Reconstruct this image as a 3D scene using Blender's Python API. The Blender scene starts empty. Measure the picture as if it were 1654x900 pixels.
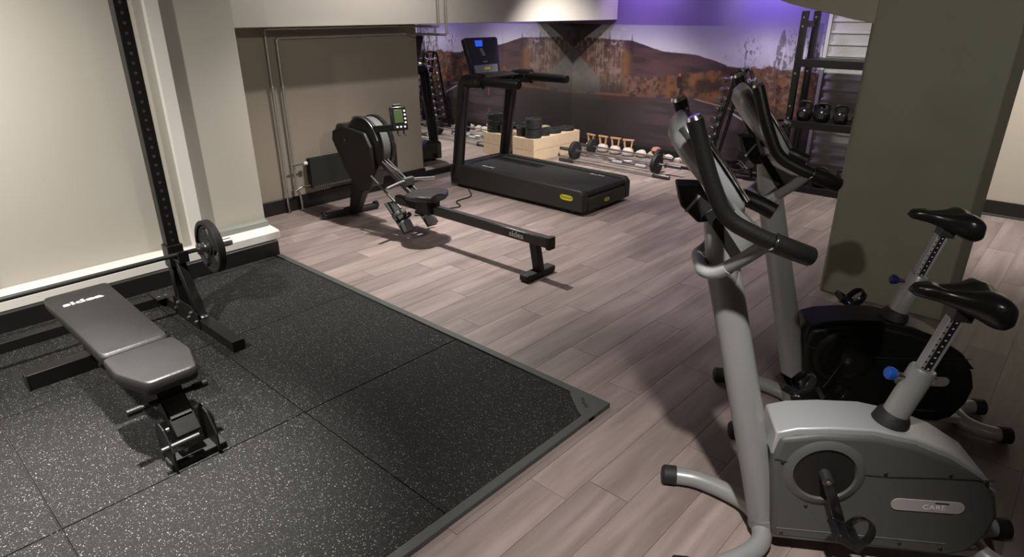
import bpy, bmesh, math, random
import numpy as np
from mathutils import Vector, Matrix
random.seed(7)
C = bpy.context.scene.collection
PI = math.pi
R = math.radians

# ------------------------------------------------------------- camera
def make_camera():
    p, r, yw = R(22.75), R(-0.24), R(47.55)
    right = Vector((math.cos(yw), -math.sin(yw), 0)); fh = Vector((math.sin(yw), math.cos(yw), 0)); up = Vector((0, 0, 1))
    f = fh*math.cos(p) - up*math.sin(p); d = -up*math.cos(p) - fh*math.sin(p)
    xr = right*math.cos(r) - d*math.sin(r); dr = right*math.sin(r) + d*math.cos(r)
    cd = bpy.data.cameras.new('camera'); cam = bpy.data.objects.new('camera', cd); C.objects.link(cam)
    cam.matrix_world = Matrix(((xr.x, -dr.x, -f.x, 0), (xr.y, -dr.y, -f.y, 0), (xr.z, -dr.z, -f.z, 1.77), (0, 0, 0, 1)))
    cd.sensor_width = 36; cd.lens = 36*1031/1654; cd.clip_start = 0.05
    bpy.context.scene.camera = cam
make_camera()

# ------------------------------------------------------------- light
W = bpy.data.worlds.new('world'); bpy.context.scene.world = W; W.use_nodes = True
W.node_tree.nodes['Background'].inputs[0].default_value = (0.9, 0.95, 1.0, 1)
W.node_tree.nodes['Background'].inputs[1].default_value = 0.03
def spot(name, loc, tgt, power, size=80, blend=0.6, col=(1, .955, .895), rad=0.04):
    l = bpy.data.lights.new(name, 'SPOT'); l.energy = power; l.spot_size = R(size); l.spot_blend = blend
    l.color = col; l.shadow_soft_size = rad
    o = bpy.data.objects.new(name, l); C.objects.link(o); o.location = loc
    o.rotation_euler = (Vector(tgt) - Vector(loc)).to_track_quat('-Z', 'Y').to_euler()
    return o
CEIL = 2.62
spot('bench_spotlight', (0.62, 2.50, 2.55), (0.15, 2.38, 0), 570, 60, 1.0)
spot('wall_spotlight', (-0.25, 3.1, 2.55), (-0.35, 4.6, 0.35), 280, 140, 1.0)
spot('rower_spotlight', (3.45, 3.95, 2.55), (3.10, 3.85, 0), 200, 108, 1.0)
spot('beam_fill', (3.65, 3.99, 2.55), (3.5, 4.97, 1.35), 34, 150, 0.9)  # extra spot added beside the rower lamp to brighten the beam
spot('alcove_fill', (1.3, -0.4, 2.5), (3.5, 5.5, 1.30), 110, 34, 1.0)  # added fill, lifts the dark wall under the beam
spot('floor_spotlight', (5.0, 2.7, 2.55), (4.2, 2.5, 0), 42, 92, 1.0)
spot('bike_spotlight', (0.75, 0.25, 2.55), (1.50, 0.74, 0.2), 165, 55, 1.0)
spot('entry_fill', (0.2, -1.2, 2.5), (4.4, 1.2, 1.4), 92, 55, 1.0)  # weak unseen fill added near the camera for column and bikes
spot('corner_spotlight', (5.7, 3.9, 2.55), (6.6, 4.85, 0.0), 260, 92, 1.0)
spot('shelf_spotlight', (6.0, 2.3, 2.55), (6.6, 2.0, 0.3), 84, 108, 1.0)
spot('right_spotlight', (6.2, -0.2, 2.55), (6.9, 0.0, 0.8), 145, 100, 1.0)
spot('mural_purple_light', (6.85, 4.5, 2.45), (7.46, 4.5, 2.0), 48, 110, 1.0, (.60, .44, 1.0), 0.1)
spot('mural_purple_light', (6.85, 3.0, 2.45), (7.46, 3.0, 1.85), 54, 110, 1.0, (.66, .56, 1.0), 0.1)
vs = bpy.context.scene.view_settings
vs.view_transform = 'Standard'; vs.look = 'None'; vs.gamma = 1; vs.use_curve_mapping = False; vs.exposure = 1.0

# ------------------------------------------------------------- materials
def mat(name, col, rough=0.5, metal=0.0, emit=None, estr=1.0, var=0.0, vscale=6, bump=0.0, bscale=60, spec=None, coat=0.0):
    m = bpy.data.materials.new(name); m.use_nodes = True; nt = m.node_tree
    b = nt.nodes['Principled BSDF']; L = nt.links
    b.inputs['Base Color'].default_value = (*col, 1); b.inputs['Roughness'].default_value = rough; b.inputs['Metallic'].default_value = metal
    if spec is not None: b.inputs['Specular IOR Level'].default_value = spec
    if coat: b.inputs['Coat Weight'].default_value = coat; b.inputs['Coat Roughness'].default_value = 0.1
    if emit: b.inputs['Emission Color'].default_value = (*emit, 1); b.inputs['Emission Strength'].default_value = estr
    tc = nt.nodes.new('ShaderNodeTexCoord')
    n = nt.nodes.new('ShaderNodeTexNoise'); n.inputs['Scale'].default_value = vscale; n.inputs['Detail'].default_value = 5
    L.new(tc.outputs['Object'], n.inputs['Vector'])
    mx = nt.nodes.new('ShaderNodeMix'); mx.data_type = 'RGBA'
    v = var if var else 0.06
    mx.inputs[6].default_value = (*[c*(1-v) for c in col], 1); mx.inputs[7].default_value = (*[min(1, c*(1+v)) for c in col], 1)
    L.new(n.outputs['Fac'], mx.inputs[0]); L.new(mx.outputs[2], b.inputs['Base Color'])
    if bump:
        n2 = nt.nodes.new('ShaderNodeTexNoise'); n2.inputs['Scale'].default_value = bscale; n2.inputs['Detail'].default_value = 3
        L.new(tc.outputs['Object'], n2.inputs['Vector'])
        bp = nt.nodes.new('ShaderNodeBump'); bp.inputs['Strength'].default_value = bump; bp.inputs['Distance'].default_value = 0.004
        L.new(n2.outputs['Fac'], bp.inputs['Height']); L.new(bp.outputs['Normal'], b.inputs['Normal'])
    return m
M = {}
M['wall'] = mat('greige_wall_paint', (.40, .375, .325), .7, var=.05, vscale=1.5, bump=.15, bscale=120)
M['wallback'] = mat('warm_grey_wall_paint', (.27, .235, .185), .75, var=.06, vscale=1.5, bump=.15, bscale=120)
M['white'] = mat('white_trim_paint', (.72, .69, .64), .45, var=.04)
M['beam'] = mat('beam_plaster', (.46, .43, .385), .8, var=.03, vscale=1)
M['ceil'] = mat('ceiling_paint', (.28, .27, .25), .9)
M['col'] = mat('column_plaster', (.215, .225, .165), .75, var=.22, vscale=2.2, bump=.4, bscale=14)
M['blackpaint'] = mat('black_skirting_paint', (.008, .008, .008), .45, bump=.1)
M['black'] = mat('black_powder_coat', (.008, .008, .008), .45, spec=.35, bump=.1, bscale=200)
M['blackgloss'] = mat('black_gloss_plastic', (.010, .010, .011), .22)
M['rubber'] = mat('black_rubber', (.012, .012, .012), .65, bump=.2, bscale=90)
M['foam'] = mat('black_foam_grip', (.006, .006, .006), .42, spec=.3, bump=.2, bscale=150)
M['vinyl'] = mat('charcoal_vinyl', (.024, .024, .024), .42, var=.25, vscale=9, bump=.25, bscale=45)
M['saddle'] = mat('black_saddle_vinyl', (.012, .012, .012), .28, bump=.15, bscale=25)
M['silver'] = mat('silver_grey_paint', (.30, .305, .30), .36, metal=.25)
M['silverlight'] = mat('light_silver_plastic', (.40, .41, .43), .35, metal=.25)
M['darkgrey'] = mat('dark_grey_plastic', (.076, .080, .078), .5, bump=.12, bscale=220)
M['midgrey'] = mat('mid_grey_plastic', (.16, .165, .165), .45, bump=.1, bscale=220)
M['chrome'] = mat('chrome', (.62, .62, .62), .16, metal=1.0)
M['steel'] = mat('brushed_steel', (.42, .42, .42), .35, metal=1.0)
M['dullsteel'] = mat('dull_dark_steel', (.10, .10, .10), .4, metal=.8)
M['ringgrey'] = mat('ring_grey_plastic', (.085, .088, .086), .45)
M['navy'] = mat('navy_plastic', (.008, .015, .10), .4)
M['blue'] = mat('blue_plastic', (.01, .08, .42), .35)
M['wood'] = mat('pale_plywood', (.66, .50, .34), .6, var=.15, vscale=14)
M['woodhandle'] = mat('beech_handle', (.50, .27, .13), .5, var=.15)
M['cloth'] = mat('white_canvas', (.55, .48, .42), .9, var=.12, vscale=25, bump=.6, bscale=30)
M['stone'] = mat('pale_stone', (.42, .36, .29), .85, var=.35, vscale=18, bump=.8, bscale=25)
M['stonepink'] = mat('pinkish_stone', (.42, .17, .12), .85, var=.3, vscale=18, bump=.8, bscale=25)
M['galv'] = mat('galvanised_pipe', (.42, .40, .35), .4, metal=.7, var=.2, vscale=20)
M['radiator'] = mat('dark_radiator_enamel', (.009, .010, .007), .8)
M['whiteprint'] = mat('white_print', (.75, .75, .75), .5)
M['darkprint'] = mat('dark_print', (.01, .01, .01), .5)
M['yellow'] = mat('yellow_badge', (.55, .50, .03), .5)
M['bluescreen'] = mat('lit_blue_screen', (.01, .03, .2), .3, emit=(.02, .10, .8), estr=.45)
M['lcd'] = mat('green_grey_lcd', (.045, .075, .02), .3)
M['glassblack'] = mat('glossy_console_face', (.016, .018, .016), .38, spec=.25)
M['beltrub'] = mat('treadmill_belt_rubber', (.018, .019, .017), .55, var=.15, bump=.2, bscale=160)
M['treadframe'] = mat('treadmill_frame_paint', (.017, .018, .016), .45)
M['border'] = mat('grey_mat_border', (.055, .058, .055), .6, bump=.2, bscale=120)
M['shutter'] = mat('white_shutter_paint', (.55, .55, .53), .5)
M['badge'] = mat('pale_badge', (.42, .37, .36), .4)
M['copper'] = mat('brassy_steel', (.35, .27, .17), .35, metal=.8)
m = bpy.data.materials.new('mirror_glass'); m.use_nodes = True
b = m.node_tree.nodes['Principled BSDF']; b.inputs['Base Color'].default_value = (.80, .82, .80, 1); b.inputs['Metallic'].default_value = 1; b.inputs['Roughness'].default_value = 0.0
M['mirror'] = m

def plank_material():
    m = bpy.data.materials.new('grey_oak_vinyl_plank'); m.use_nodes = True; nt = m.node_tree; L = nt.links; b = nt.nodes['Principled BSDF']
    N = nt.nodes.new
    tc = N('ShaderNodeTexCoord'); info = N('ShaderNodeObjectInfo')
    add = N('ShaderNodeVectorMath'); add.operation = 'ADD'
    sc = N('ShaderNodeVectorMath'); sc.operation = 'SCALE'; sc.inputs['Scale'].default_value = 40
    comb = N('ShaderNodeCombineXYZ'); L.new(info.outputs['Random'], comb.inputs[0]); L.new(info.outputs['Random'], comb.inputs[1])
    L.new(comb.outputs[0], sc.inputs[0]); L.new(tc.outputs['Object'], add.inputs[0]); L.new(sc.outputs[0], add.inputs[1])
    mp = N('ShaderNodeMapping'); mp.inputs['Scale'].default_value = (1.3, 13, 1); L.new(add.outputs[0], mp.inputs['Vector'])
    n1 = N('ShaderNodeTexNoise'); n1.inputs['Scale'].default_value = 1; n1.inputs['Detail'].default_value = 8; n1.inputs['Roughness'].default_value = .62; n1.inputs['Distortion'].default_value = .6
    L.new(mp.outputs[0], n1.inputs['Vector'])
    mp2 = N('ShaderNodeMapping'); mp2.inputs['Scale'].default_value = (.9, 5, 1); L.new(add.outputs[0], mp2.inputs['Vector'])
    n2 = N('ShaderNodeTexNoise'); n2.inputs['Scale'].default_value = 1; n2.inputs['Detail'].default_value = 3; L.new(mp2.outputs[0], n2.inputs['Vector'])
    r1 = N('ShaderNodeValToRGB'); e = r1.color_ramp.elements
    e[0].position = .3; e[0].color = (.215, .172, .158, 1); e[1].position = .72; e[1].color = (.365, .298, .285, 1)
    L.new(n1.outputs['Fac'], r1.inputs[0])
    mx = N('ShaderNodeMix'); mx.data_type = 'RGBA'; mx.blend_type = 'MULTIPLY'; mx.inputs[0].default_value = 1
    r2 = N('ShaderNodeValToRGB'); e = r2.color_ramp.elements
    e[0].position = .3; e[0].color = (.72, .70, .68, 1); e[1].position = .75; e[1].color = (1.12, 1.1, 1.1, 1)
    L.new(n2.outputs['Fac'], r2.inputs[0]); L.new(r1.outputs[0], mx.inputs[6]); L.new(r2.outputs[0], mx.inputs[7])
    mx2 = N('ShaderNodeMix'); mx2.data_type = 'RGBA'; mx2.blend_type = 'MULTIPLY'; mx2.inputs[0].default_value = 1
    r3 = N('ShaderNodeValToRGB'); e = r3.color_ramp.elements
    e[0].position = 0; e[0].color = (.86, .86, .86, 1); e[1].position = 1; e[1].color = (1.13, 1.12, 1.12, 1)
    L.new(info.outputs['Random'], r3.inputs[0]); L.new(mx.outputs[2], mx2.inputs[6]); L.new(r3.outputs[0], mx2.inputs[7])
    L.new(mx2.outputs[2], b.inputs['Base Color'])
    rr = N('ShaderNodeMapRange'); rr.inputs['To Min'].default_value = .42; rr.inputs['To Max'].default_value = .58; L.new(n1.outputs['Fac'], rr.inputs[0]); L.new(rr.outputs[0], b.inputs['Roughness'])
    bp = N('ShaderNodeBump'); bp.inputs['Strength'].default_value = .25; bp.inputs['Distance'].default_value = .002; L.new(n1.outputs['Fac'], bp.inputs['Height']); L.new(bp.outputs[0], b.inputs['Normal'])
    return m
M['plank'] = plank_material()

def speckled():
    m = bpy.data.materials.new('speckled_rubber'); m.use_nodes = True; nt = m.node_tree; L = nt.links; b = nt.nodes['Principled BSDF']; N = nt.nodes.new
    geo = N('ShaderNodeNewGeometry')
    w = N('ShaderNodeTexNoise'); w.inputs['Scale'].default_value = 60; L.new(geo.outputs['Position'], w.inputs['Vector'])
    dv = N('ShaderNodeVectorMath'); dv.operation = 'SCALE'; dv.inputs['Scale'].default_value = .012; L.new(w.outputs['Color'], dv.inputs[0])
    ad = N('ShaderNodeVectorMath'); ad.operation = 'ADD'; L.new(geo.outputs['Position'], ad.inputs[0]); L.new(dv.outputs[0], ad.inputs[1])
    fac = None
    for sc, lo, hi, st in ((190, .14, .19, 1.0), (360, .13, .20, .6)):
        v = N('ShaderNodeTexVoronoi'); v.inputs['Scale'].default_value = sc; L.new(ad.outputs[0], v.inputs['Vector'])
        sp = N('ShaderNodeSeparateColor'); L.new(v.outputs['Color'], sp.inputs[0])
        # chip radius varies with the cell
        th = N('ShaderNodeMath'); th.operation = 'MULTIPLY'; L.new(sp.outputs[0], th.inputs[0]); th.inputs[1].default_value = .42 if sc < 200 else .40
        gate = N('ShaderNodeMath'); gate.operation = 'GREATER_THAN'; L.new(sp.outputs[1], gate.inputs[0]); gate.inputs[1].default_value = .70
        lt = N('ShaderNodeMath'); lt.operation = 'LESS_THAN'; L.new(v.outputs['Distance'], lt.inputs[0]); L.new(th.outputs[0], lt.inputs[1])
        mu = N('ShaderNodeMath'); mu.operation = 'MULTIPLY'; L.new(gate.outputs[0], mu.inputs[0]); L.new(lt.outputs[0], mu.inputs[1])
        m2 = N('ShaderNodeMath'); m2.operation = 'MULTIPLY'; L.new(mu.outputs[0], m2.inputs[0]); m2.inputs[1].default_value = st
        if fac is None: fac = m2
        else:
            mm = N('ShaderNodeMath'); mm.operation = 'MAXIMUM'; L.new(fac.outputs[0], mm.inputs[0]); L.new(m2.outputs[0], mm.inputs[1]); fac = mm
    n = N('ShaderNodeTexNoise'); n.inputs['Scale'].default_value = 180; n.inputs['Detail'].default_value = 4; L.new(geo.outputs['Position'], n.inputs['Vector'])
    base = N('ShaderNodeMix'); base.data_type = 'RGBA'; base.inputs[6].default_value = (.005, .005, .005, 1); base.inputs[7].default_value = (.022, .022, .022, 1); L.new(n.outputs['Fac'], base.inputs[0])
    mx = N('ShaderNodeMix'); mx.data_type = 'RGBA'; mx.inputs[7].default_value = (.27, .27, .26, 1); L.new(base.outputs[2], mx.inputs[6]); L.new(fac.outputs[0], mx.inputs[0])
    L.new(mx.outputs[2], b.inputs['Base Color']); b.inputs['Roughness'].default_value = .75; b.inputs['Specular IOR Level'].default_value = .18
    bp = N('ShaderNodeBump'); bp.inputs['Strength'].default_value = .4; bp.inputs['Distance'].default_value = .002; L.new(n.outputs['Fac'], bp.inputs['Height']); L.new(bp.outputs[0], b.inputs['Normal'])
    return m
M['speck'] = speckled()

# ------------------------------------------------------------- mesh helpers
class MB:
    def __init__(s): s.v = []; s.f = []
    def add(s, vs, fs):
        o = len(s.v); s.v += [tuple(v) for v in vs]; s.f += [tuple(i+o for i in f) for f in fs]; return s
    def box(s, a, b):
        x0, y0, z0 = a; x1, y1, z1 = b
        if x0 > x1: x0, x1 = x1, x0
        if y0 > y1: y0, y1 = y1, y0
        if z0 > z1: z0, z1 = z1, z0
        return s.add([(x0,y0,z0),(x1,y0,z0),(x1,y1,z0),(x0,y1,z0),(x0,y0,z1),(x1,y0,z1),(x1,y1,z1),(x0,y1,z1)],
                     [(0,3,2,1),(4,5,6,7),(0,1,5,4),(1,2,6,5),(2,3,7,6),(3,0,4,7)])
    def prism(s, poly, h0, h1, axis='y'):
        # poly: list of 2D points; axis = extrusion axis
        n = len(poly)
        ar = sum(poly[i][0]*poly[(i+1) % n][1] - poly[(i+1) % n][0]*poly[i][1] for i in range(n))
        if axis in 'xz':
            if ar < 0: poly = poly[::-1]
        else:
            if ar > 0: poly = poly[::-1]
        def P(p, h):
            return {'y': (p[0], h, p[1]), 'x': (h, p[0], p[1]), 'z': (p[0], p[1], h)}[axis]
        vs = [P(p, h0) for p in poly] + [P(p, h1) for p in poly]
        fs = [tuple(range(n))[::-1], tuple(range(n, 2*n))] + [(i, (i+1) % n, n+(i+1) % n, n+i) for i in range(n)]
        return s.add(vs, fs)
    def beam(s, p, q, w, h, up=(0, 0, 1)):
        # rectangular bar p->q, width w sideways, height h along up
        p = Vector(p); q = Vector(q); d = (q-p).normalized(); u = Vector(up); sd = d.cross(u).normalized(); u = sd.cross(d).normalized()
        vs = []
        for c in (p, q):
            for a, b in ((-1,-1),(1,-1),(1,1),(-1,1)): vs.append(c + sd*(a*w/2) + u*(b*h/2))
        return s.add(vs, [(0,1,2,3),(7,6,5,4),(0,4,5,1),(1,5,6,2),(2,6,7,3),(3,7,4,0)])
    def tube(s, pts, r, seg=14, cap=True, squash=None):
        pts = [Vector(p) for p in pts]; n = len(pts)
        rs = r if isinstance(r, (list, tuple)) else [r]*n
        d = [(pts[min(i+1, n-1)] - pts[max(i-1, 0)]).normalized() for i in range(n)]
        ref = Vector((0, 0, 1)) if abs(d[0].z) < .9 else Vector((1, 0, 0))
        u = d[0].cross(ref).normalized(); vs = []
        for i in range(n):
            u = (u - d[i]*u.dot(d[i])).normalized(); w = d[i].cross(u)
            for k in range(seg):
                a = 2*PI*k/seg; vs.append(pts[i] + (u*math.cos(a) + w*math.sin(a)*(squash or 1))*rs[i])
        fs = [(i*seg+k, i*seg+(k+1) % seg, (i+1)*seg+(k+1) % seg, (i+1)*seg+k) for i in range(n-1) for k in range(seg)]
        if cap: fs += [tuple(range(seg))[::-1], tuple((n-1)*seg+k for k in range(seg))]
        return s.add(vs, fs)
    def lathe(s, c, axis, prof, seg=28):
        # prof: list (r, t) along axis
        c = Vector(c); ax = Vector(axis).normalized(); ref = Vector((0, 0, 1)) if abs(ax.z) < .9 else Vector((1, 0, 0))
        u = ax.cross(ref).normalized(); w = ax.cross(u); vs = []; n = len(prof)
        for r_, t in prof:
            for k in range(seg):
                a = 2*PI*k/seg; vs.append(c + ax*t + (u*math.cos(a)+w*math.sin(a))*max(r_, 1e-5))
        fs = [(i*seg+k, i*seg+(k+1) % seg, (i+1)*seg+(k+1) % seg, (i+1)*seg+k) for i in range(n-1) for k in range(seg)]
        fs += [tuple(range(seg))[::-1], tuple((n-1)*seg+k for k in range(seg))]
        return s.add(vs, fs)
    def disc(s, c, axis, r, t, seg=28, bev=.15):
        b = min(t*bev*2, r*.2)
        return s.lathe(c, axis, [(r-b, -t/2), (r, -t/2+b), (r, t/2-b), (r-b, t/2)], seg)
    def loft(s, rings):
        m_ = len(rings[0]); n = len(rings); vs = [v for r_ in rings for v in r_]
        fs = [(i*m_+k, i*m_+(k+1) % m_, (i+1)*m_+(k+1) % m_, (i+1)*m_+k) for i in range(n-1) for k in range(m_)]
        fs += [tuple(range(m_))[::-1], tuple((n-1)*m_+k for k in range(m_))]
        return s.add(vs, fs)
    def build(s, name, m_, parent=None, bevel=0, ang=35, seg=2, sub=0, **props):
        me = bpy.data.meshes.new(name); me.from_pydata(s.v, [], s.f); me.validate()
        bm = bmesh.new(); bm.from_mesh(me); bmesh.ops.recalc_face_normals(bm, faces=bm.faces); bm.to_mesh(me); bm.free()
        me.polygons.foreach_set('use_smooth', [True]*len(me.polygons))
        try: me.set_sharp_from_angle(angle=R(ang))
        except Exception: pass
        me.materials.append(m_)
        o = bpy.data.objects.new(name, me); C.objects.link(o)
        if parent: o.parent = parent
        if bevel:
            md = o.modifiers.new('bevel', 'BEVEL'); md.width = bevel; md.segments = seg; md.limit_method = 'ANGLE'; md.angle_limit = R(30); md.harden_normals = False
        if sub:
            md = o.modifiers.new('sub', 'SUBSURF'); md.levels = sub; md.render_levels = sub
        for k, v in props.items(): o[k] = v
        return o
def smooth_path(pts, r=.06, n=6):
    pts = [Vector(p) for p in pts]; out = [pts[0]]
    for i in range(1, len(pts)-1):
        a, b, c = pts[i-1], pts[i], pts[i+1]
        d1 = min(r, (a-b).length*.49); d2 = min(r, (c-b).length*.49)
        p = b + (a-b).normalized()*d1; q = b + (c-b).normalized()*d2
        for k in range(n+1):
            t = k/n; out.append(p*(1-t)**2 + b*2*t*(1-t) + q*t*t)
    out.append(pts[-1]); return out
def thing(name, label, cat, loc=(0, 0, 0), rotz=0, group=None):
    o = bpy.data.objects.new(name, None); C.objects.link(o); o.empty_display_size = .1
    o.location = loc; o.rotation_euler = (0, 0, rotz); o['label'] = label; o['category'] = cat
    if group: o['group'] = group
    return o
def tag(o, label, cat, group=None):
    o['label'] = label; o['category'] = cat
    if group: o['group'] = group
    return o
def struct(o, label=None, cat=None):
    o['kind'] = 'structure'
    if label: o['label'] = label
    if cat: o['category'] = cat
    return o
def dup(root, label=None, loc=None, rotz=None):
    r_ = root.copy(); C.objects.link(r_)
    if loc is not None: r_.location = loc
    if rotz is not None: r_.rotation_euler = (0, 0, rotz)
    if label: r_['label'] = label
    for ch in list(root.children):
        c_ = ch.copy(); C.objects.link(c_); c_.parent = r_
        for g in list(ch.children):
            d_ = g.copy(); C.objects.link(d_); d_.parent = c_
    return r_
def text(name, s, size, matrix, m_, parent=None, sx=1.0, ex=.0008, bold=0.0):
    cu = bpy.data.curves.new(name, 'FONT'); cu.body = s; cu.size = size; cu.align_x = 'CENTER'; cu.align_y = 'CENTER'; cu.extrude = ex; cu.offset = bold; cu.resolution_u = 3
    t = bpy.data.objects.new(name+'_tmp', cu); C.objects.link(t)
    dg = bpy.context.evaluated_depsgraph_get(); me = bpy.data.meshes.new_from_object(t.evaluated_get(dg))
    bpy.data.objects.remove(t); bpy.data.curves.remove(cu)
    me.transform(Matrix.Diagonal((sx, 1, 1, 1))); me.transform(matrix); me.materials.clear(); me.materials.append(m_)
    o = bpy.data.objects.new(name, me); C.objects.link(o)
    if parent: o.parent = parent
    return o
def frame(c, xdir, ydir):
    x = Vector(xdir).normalized(); y = Vector(ydir); y = (y - x*y.dot(x)).normalized(); z = x.cross(y)
    return Matrix(((x.x, y.x, z.x, c[0]), (x.y, y.y, z.y, c[1]), (x.z, y.z, z.z, c[2]), (0, 0, 0, 1)))

# ============================================================= THE SETTING
XM, YM, YR = 7.46, 5.66, 5.57      # mural plane, mirror plane, radiator wall plane
MT = 0.02                          # thickness of the rubber mat
# floor slab and planks
fl = struct(MB().box((-2.2, -2.7, -.2), (XM+.1, YM+.2, -.006)).build('floor', mat('subfloor', (.03, .025, .022), .8)))
PW, PL = .186, 1.24
base = MB().box((-PL/2+.0012, -PW/2+.0012, -.006), (PL/2-.0012, PW/2-.0012, 0)).build('plank', M['plank'], fl)
me_p = base.data; first = True
rows = int((YM + 1.2)/PW)+1
cnt = 0
for i in range(rows):
    y = YM - .02 - PW*(i+.5)
    off = [0.02, .46, .88, .24, .70, 1.08][i % 6] + random.uniform(-.05, .05)
    x = -0.1 + off - PL
    while x < XM + PL/2:
        # skip where the mat or the frame's outside hides the planks completely
        cx = x
        hid = (cx + PL/2 < 2.2 and y > 1.45) or (cx + PL/2 < .8) or cx - PL/2 > XM
        # rough frustum test, with a margin
        dx, dy = cx, y
        fwd = dx*.738 + dy*.675; side = dx*.675 - dy*.738
        if fwd < .9 or abs(side) > fwd*.95 + 1.2: hid = True
        if not hid and cnt < 295:
            o = base if first else base.copy()
            if not first: C.objects.link(o)
            first = False
            o.location = (cx, y, random.uniform(-.0004, .0004)); cnt += 1
        x += PL
rest = MB().box((-2.2, -2.7, -.0058), (XM+.1, YM+.2, -.0035)).build('plank_underlay', M['plank'], fl)
print('planks', cnt)

# ceiling
struct(MB().box((-2.2, -2.7, CEIL), (XM+.3, YM+.4, CEIL+.1)).build('ceiling', M['ceil']))
# barbell wall (left), its end face and the recess behind it
WL = 4.72
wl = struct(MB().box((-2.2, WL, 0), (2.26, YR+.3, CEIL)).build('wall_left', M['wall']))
struct(MB().box((-2.2, 4.50, 0), (2.235, WL, .135)).build('baseboard_left', M['blackpaint'], bevel=.006))
struct(MB().prism([(4.535, .135), (WL, .135), (WL, .215), (4.56, .205), (4.535, .195)], -2.2, 2.275, 'x').build('trim_1', M['white'], bevel=.004))
struct(MB().prism([(4.665, .206), (WL, .206), (WL, .262), (4.675, .252)], 1.745, 2.262, 'x').build('trim_2', mat('grey_rail_paint', (.20, .21, .19), .4), bevel=.003))
struct(MB().box((1.655, 4.62, .19), (1.745, WL, CEIL)).build('trim_3', M['white'], bevel=.004))
struct(MB().box((1.60, 4.66, .19), (1.655, WL, CEIL)).build('trim_4', M['wall'], bevel=.002))
# radiator wall and mirror wall
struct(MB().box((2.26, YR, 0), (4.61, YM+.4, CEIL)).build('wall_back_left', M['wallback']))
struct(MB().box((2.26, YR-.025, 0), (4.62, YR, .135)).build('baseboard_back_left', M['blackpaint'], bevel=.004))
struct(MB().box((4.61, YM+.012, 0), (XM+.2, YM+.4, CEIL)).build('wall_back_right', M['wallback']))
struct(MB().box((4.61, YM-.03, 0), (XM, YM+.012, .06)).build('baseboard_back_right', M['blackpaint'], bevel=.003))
mir = thing('wall_mirror', 'frameless mirror covering the back wall behind the treadmill', 'mirror', (4.62, YM, 0))
MB().box((0, 0, .062), (1.41, .01, 1.95)).build('mirror_pane', M['mirror'], mir)
MB().box((1.412, 0, .062), (XM-4.62-.003, .01, 1.95)).build('mirror_pane', M['mirror'], mir)
# far wall with the mural
struct(MB().box((XM, 2.36, 0), (XM+.2, YM+.4, CEIL)).build('wall_far', mat('purple_wall_paint', (.075, .05, .13), .7)))
struct(MB().box((XM-.02, 2.40, 0), (XM, YM, .105)).build('baseboard_far', M['blackpaint'], bevel=.003))
struct(MB().box((XM+.02, -2.7, 0), (XM+.2, 2.36, CEIL)).build('wall_far_right', M['wall']))
# right wall
struct(MB().box((7.22, -2.7, 0), (XM+.1, 1.05, CEIL)).build('wall_right', mat('warm_cream_paint', (.46, .41, .34), .7)))
struct(MB().box((7.20, -2.7, 0), (7.22, 1.05, .14)).build('baseboard_right', M['blackpaint'], bevel=.003))
struct(MB().box((7.185, -2.7, 0), (7.20, 1.05, .02)).build('trim_5', M['border'], bevel=.002))
# walls behind the camera
struct(MB().box((-2.3, -2.7, 0), (-2.2, YM, CEIL)).build('wall_near_left', M['wall']))
struct(MB().box((-2.3, -2.8, 0), (XM+.2, -2.7, CEIL)).build('wall_near', M['wall']))
# beams
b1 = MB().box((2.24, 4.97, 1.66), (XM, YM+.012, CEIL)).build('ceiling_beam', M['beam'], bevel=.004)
struct(b1)
# column with its haunched beam
cl = MB().prism([(4.365, 1.135), (4.365, .43), (4.60, .40), (4.75, .46), (4.75, 1.12), (4.41, 1.16)], 0, CEIL, 'z').build('column', M['col'], bevel=.01)
struct(cl)
struct(MB().prism([(1.10, 1.69), (1.25, 1.715), (1.62, 1.80), (2.20, 1.98), (3.5, CEIL), (1.10, CEIL)], 4.37, 4.72, 'x').build('ceiling_beam', mat('haunch_plaster', (.30, .28, .225), .8, var=.08, vscale=2), bevel=.004))

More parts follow.
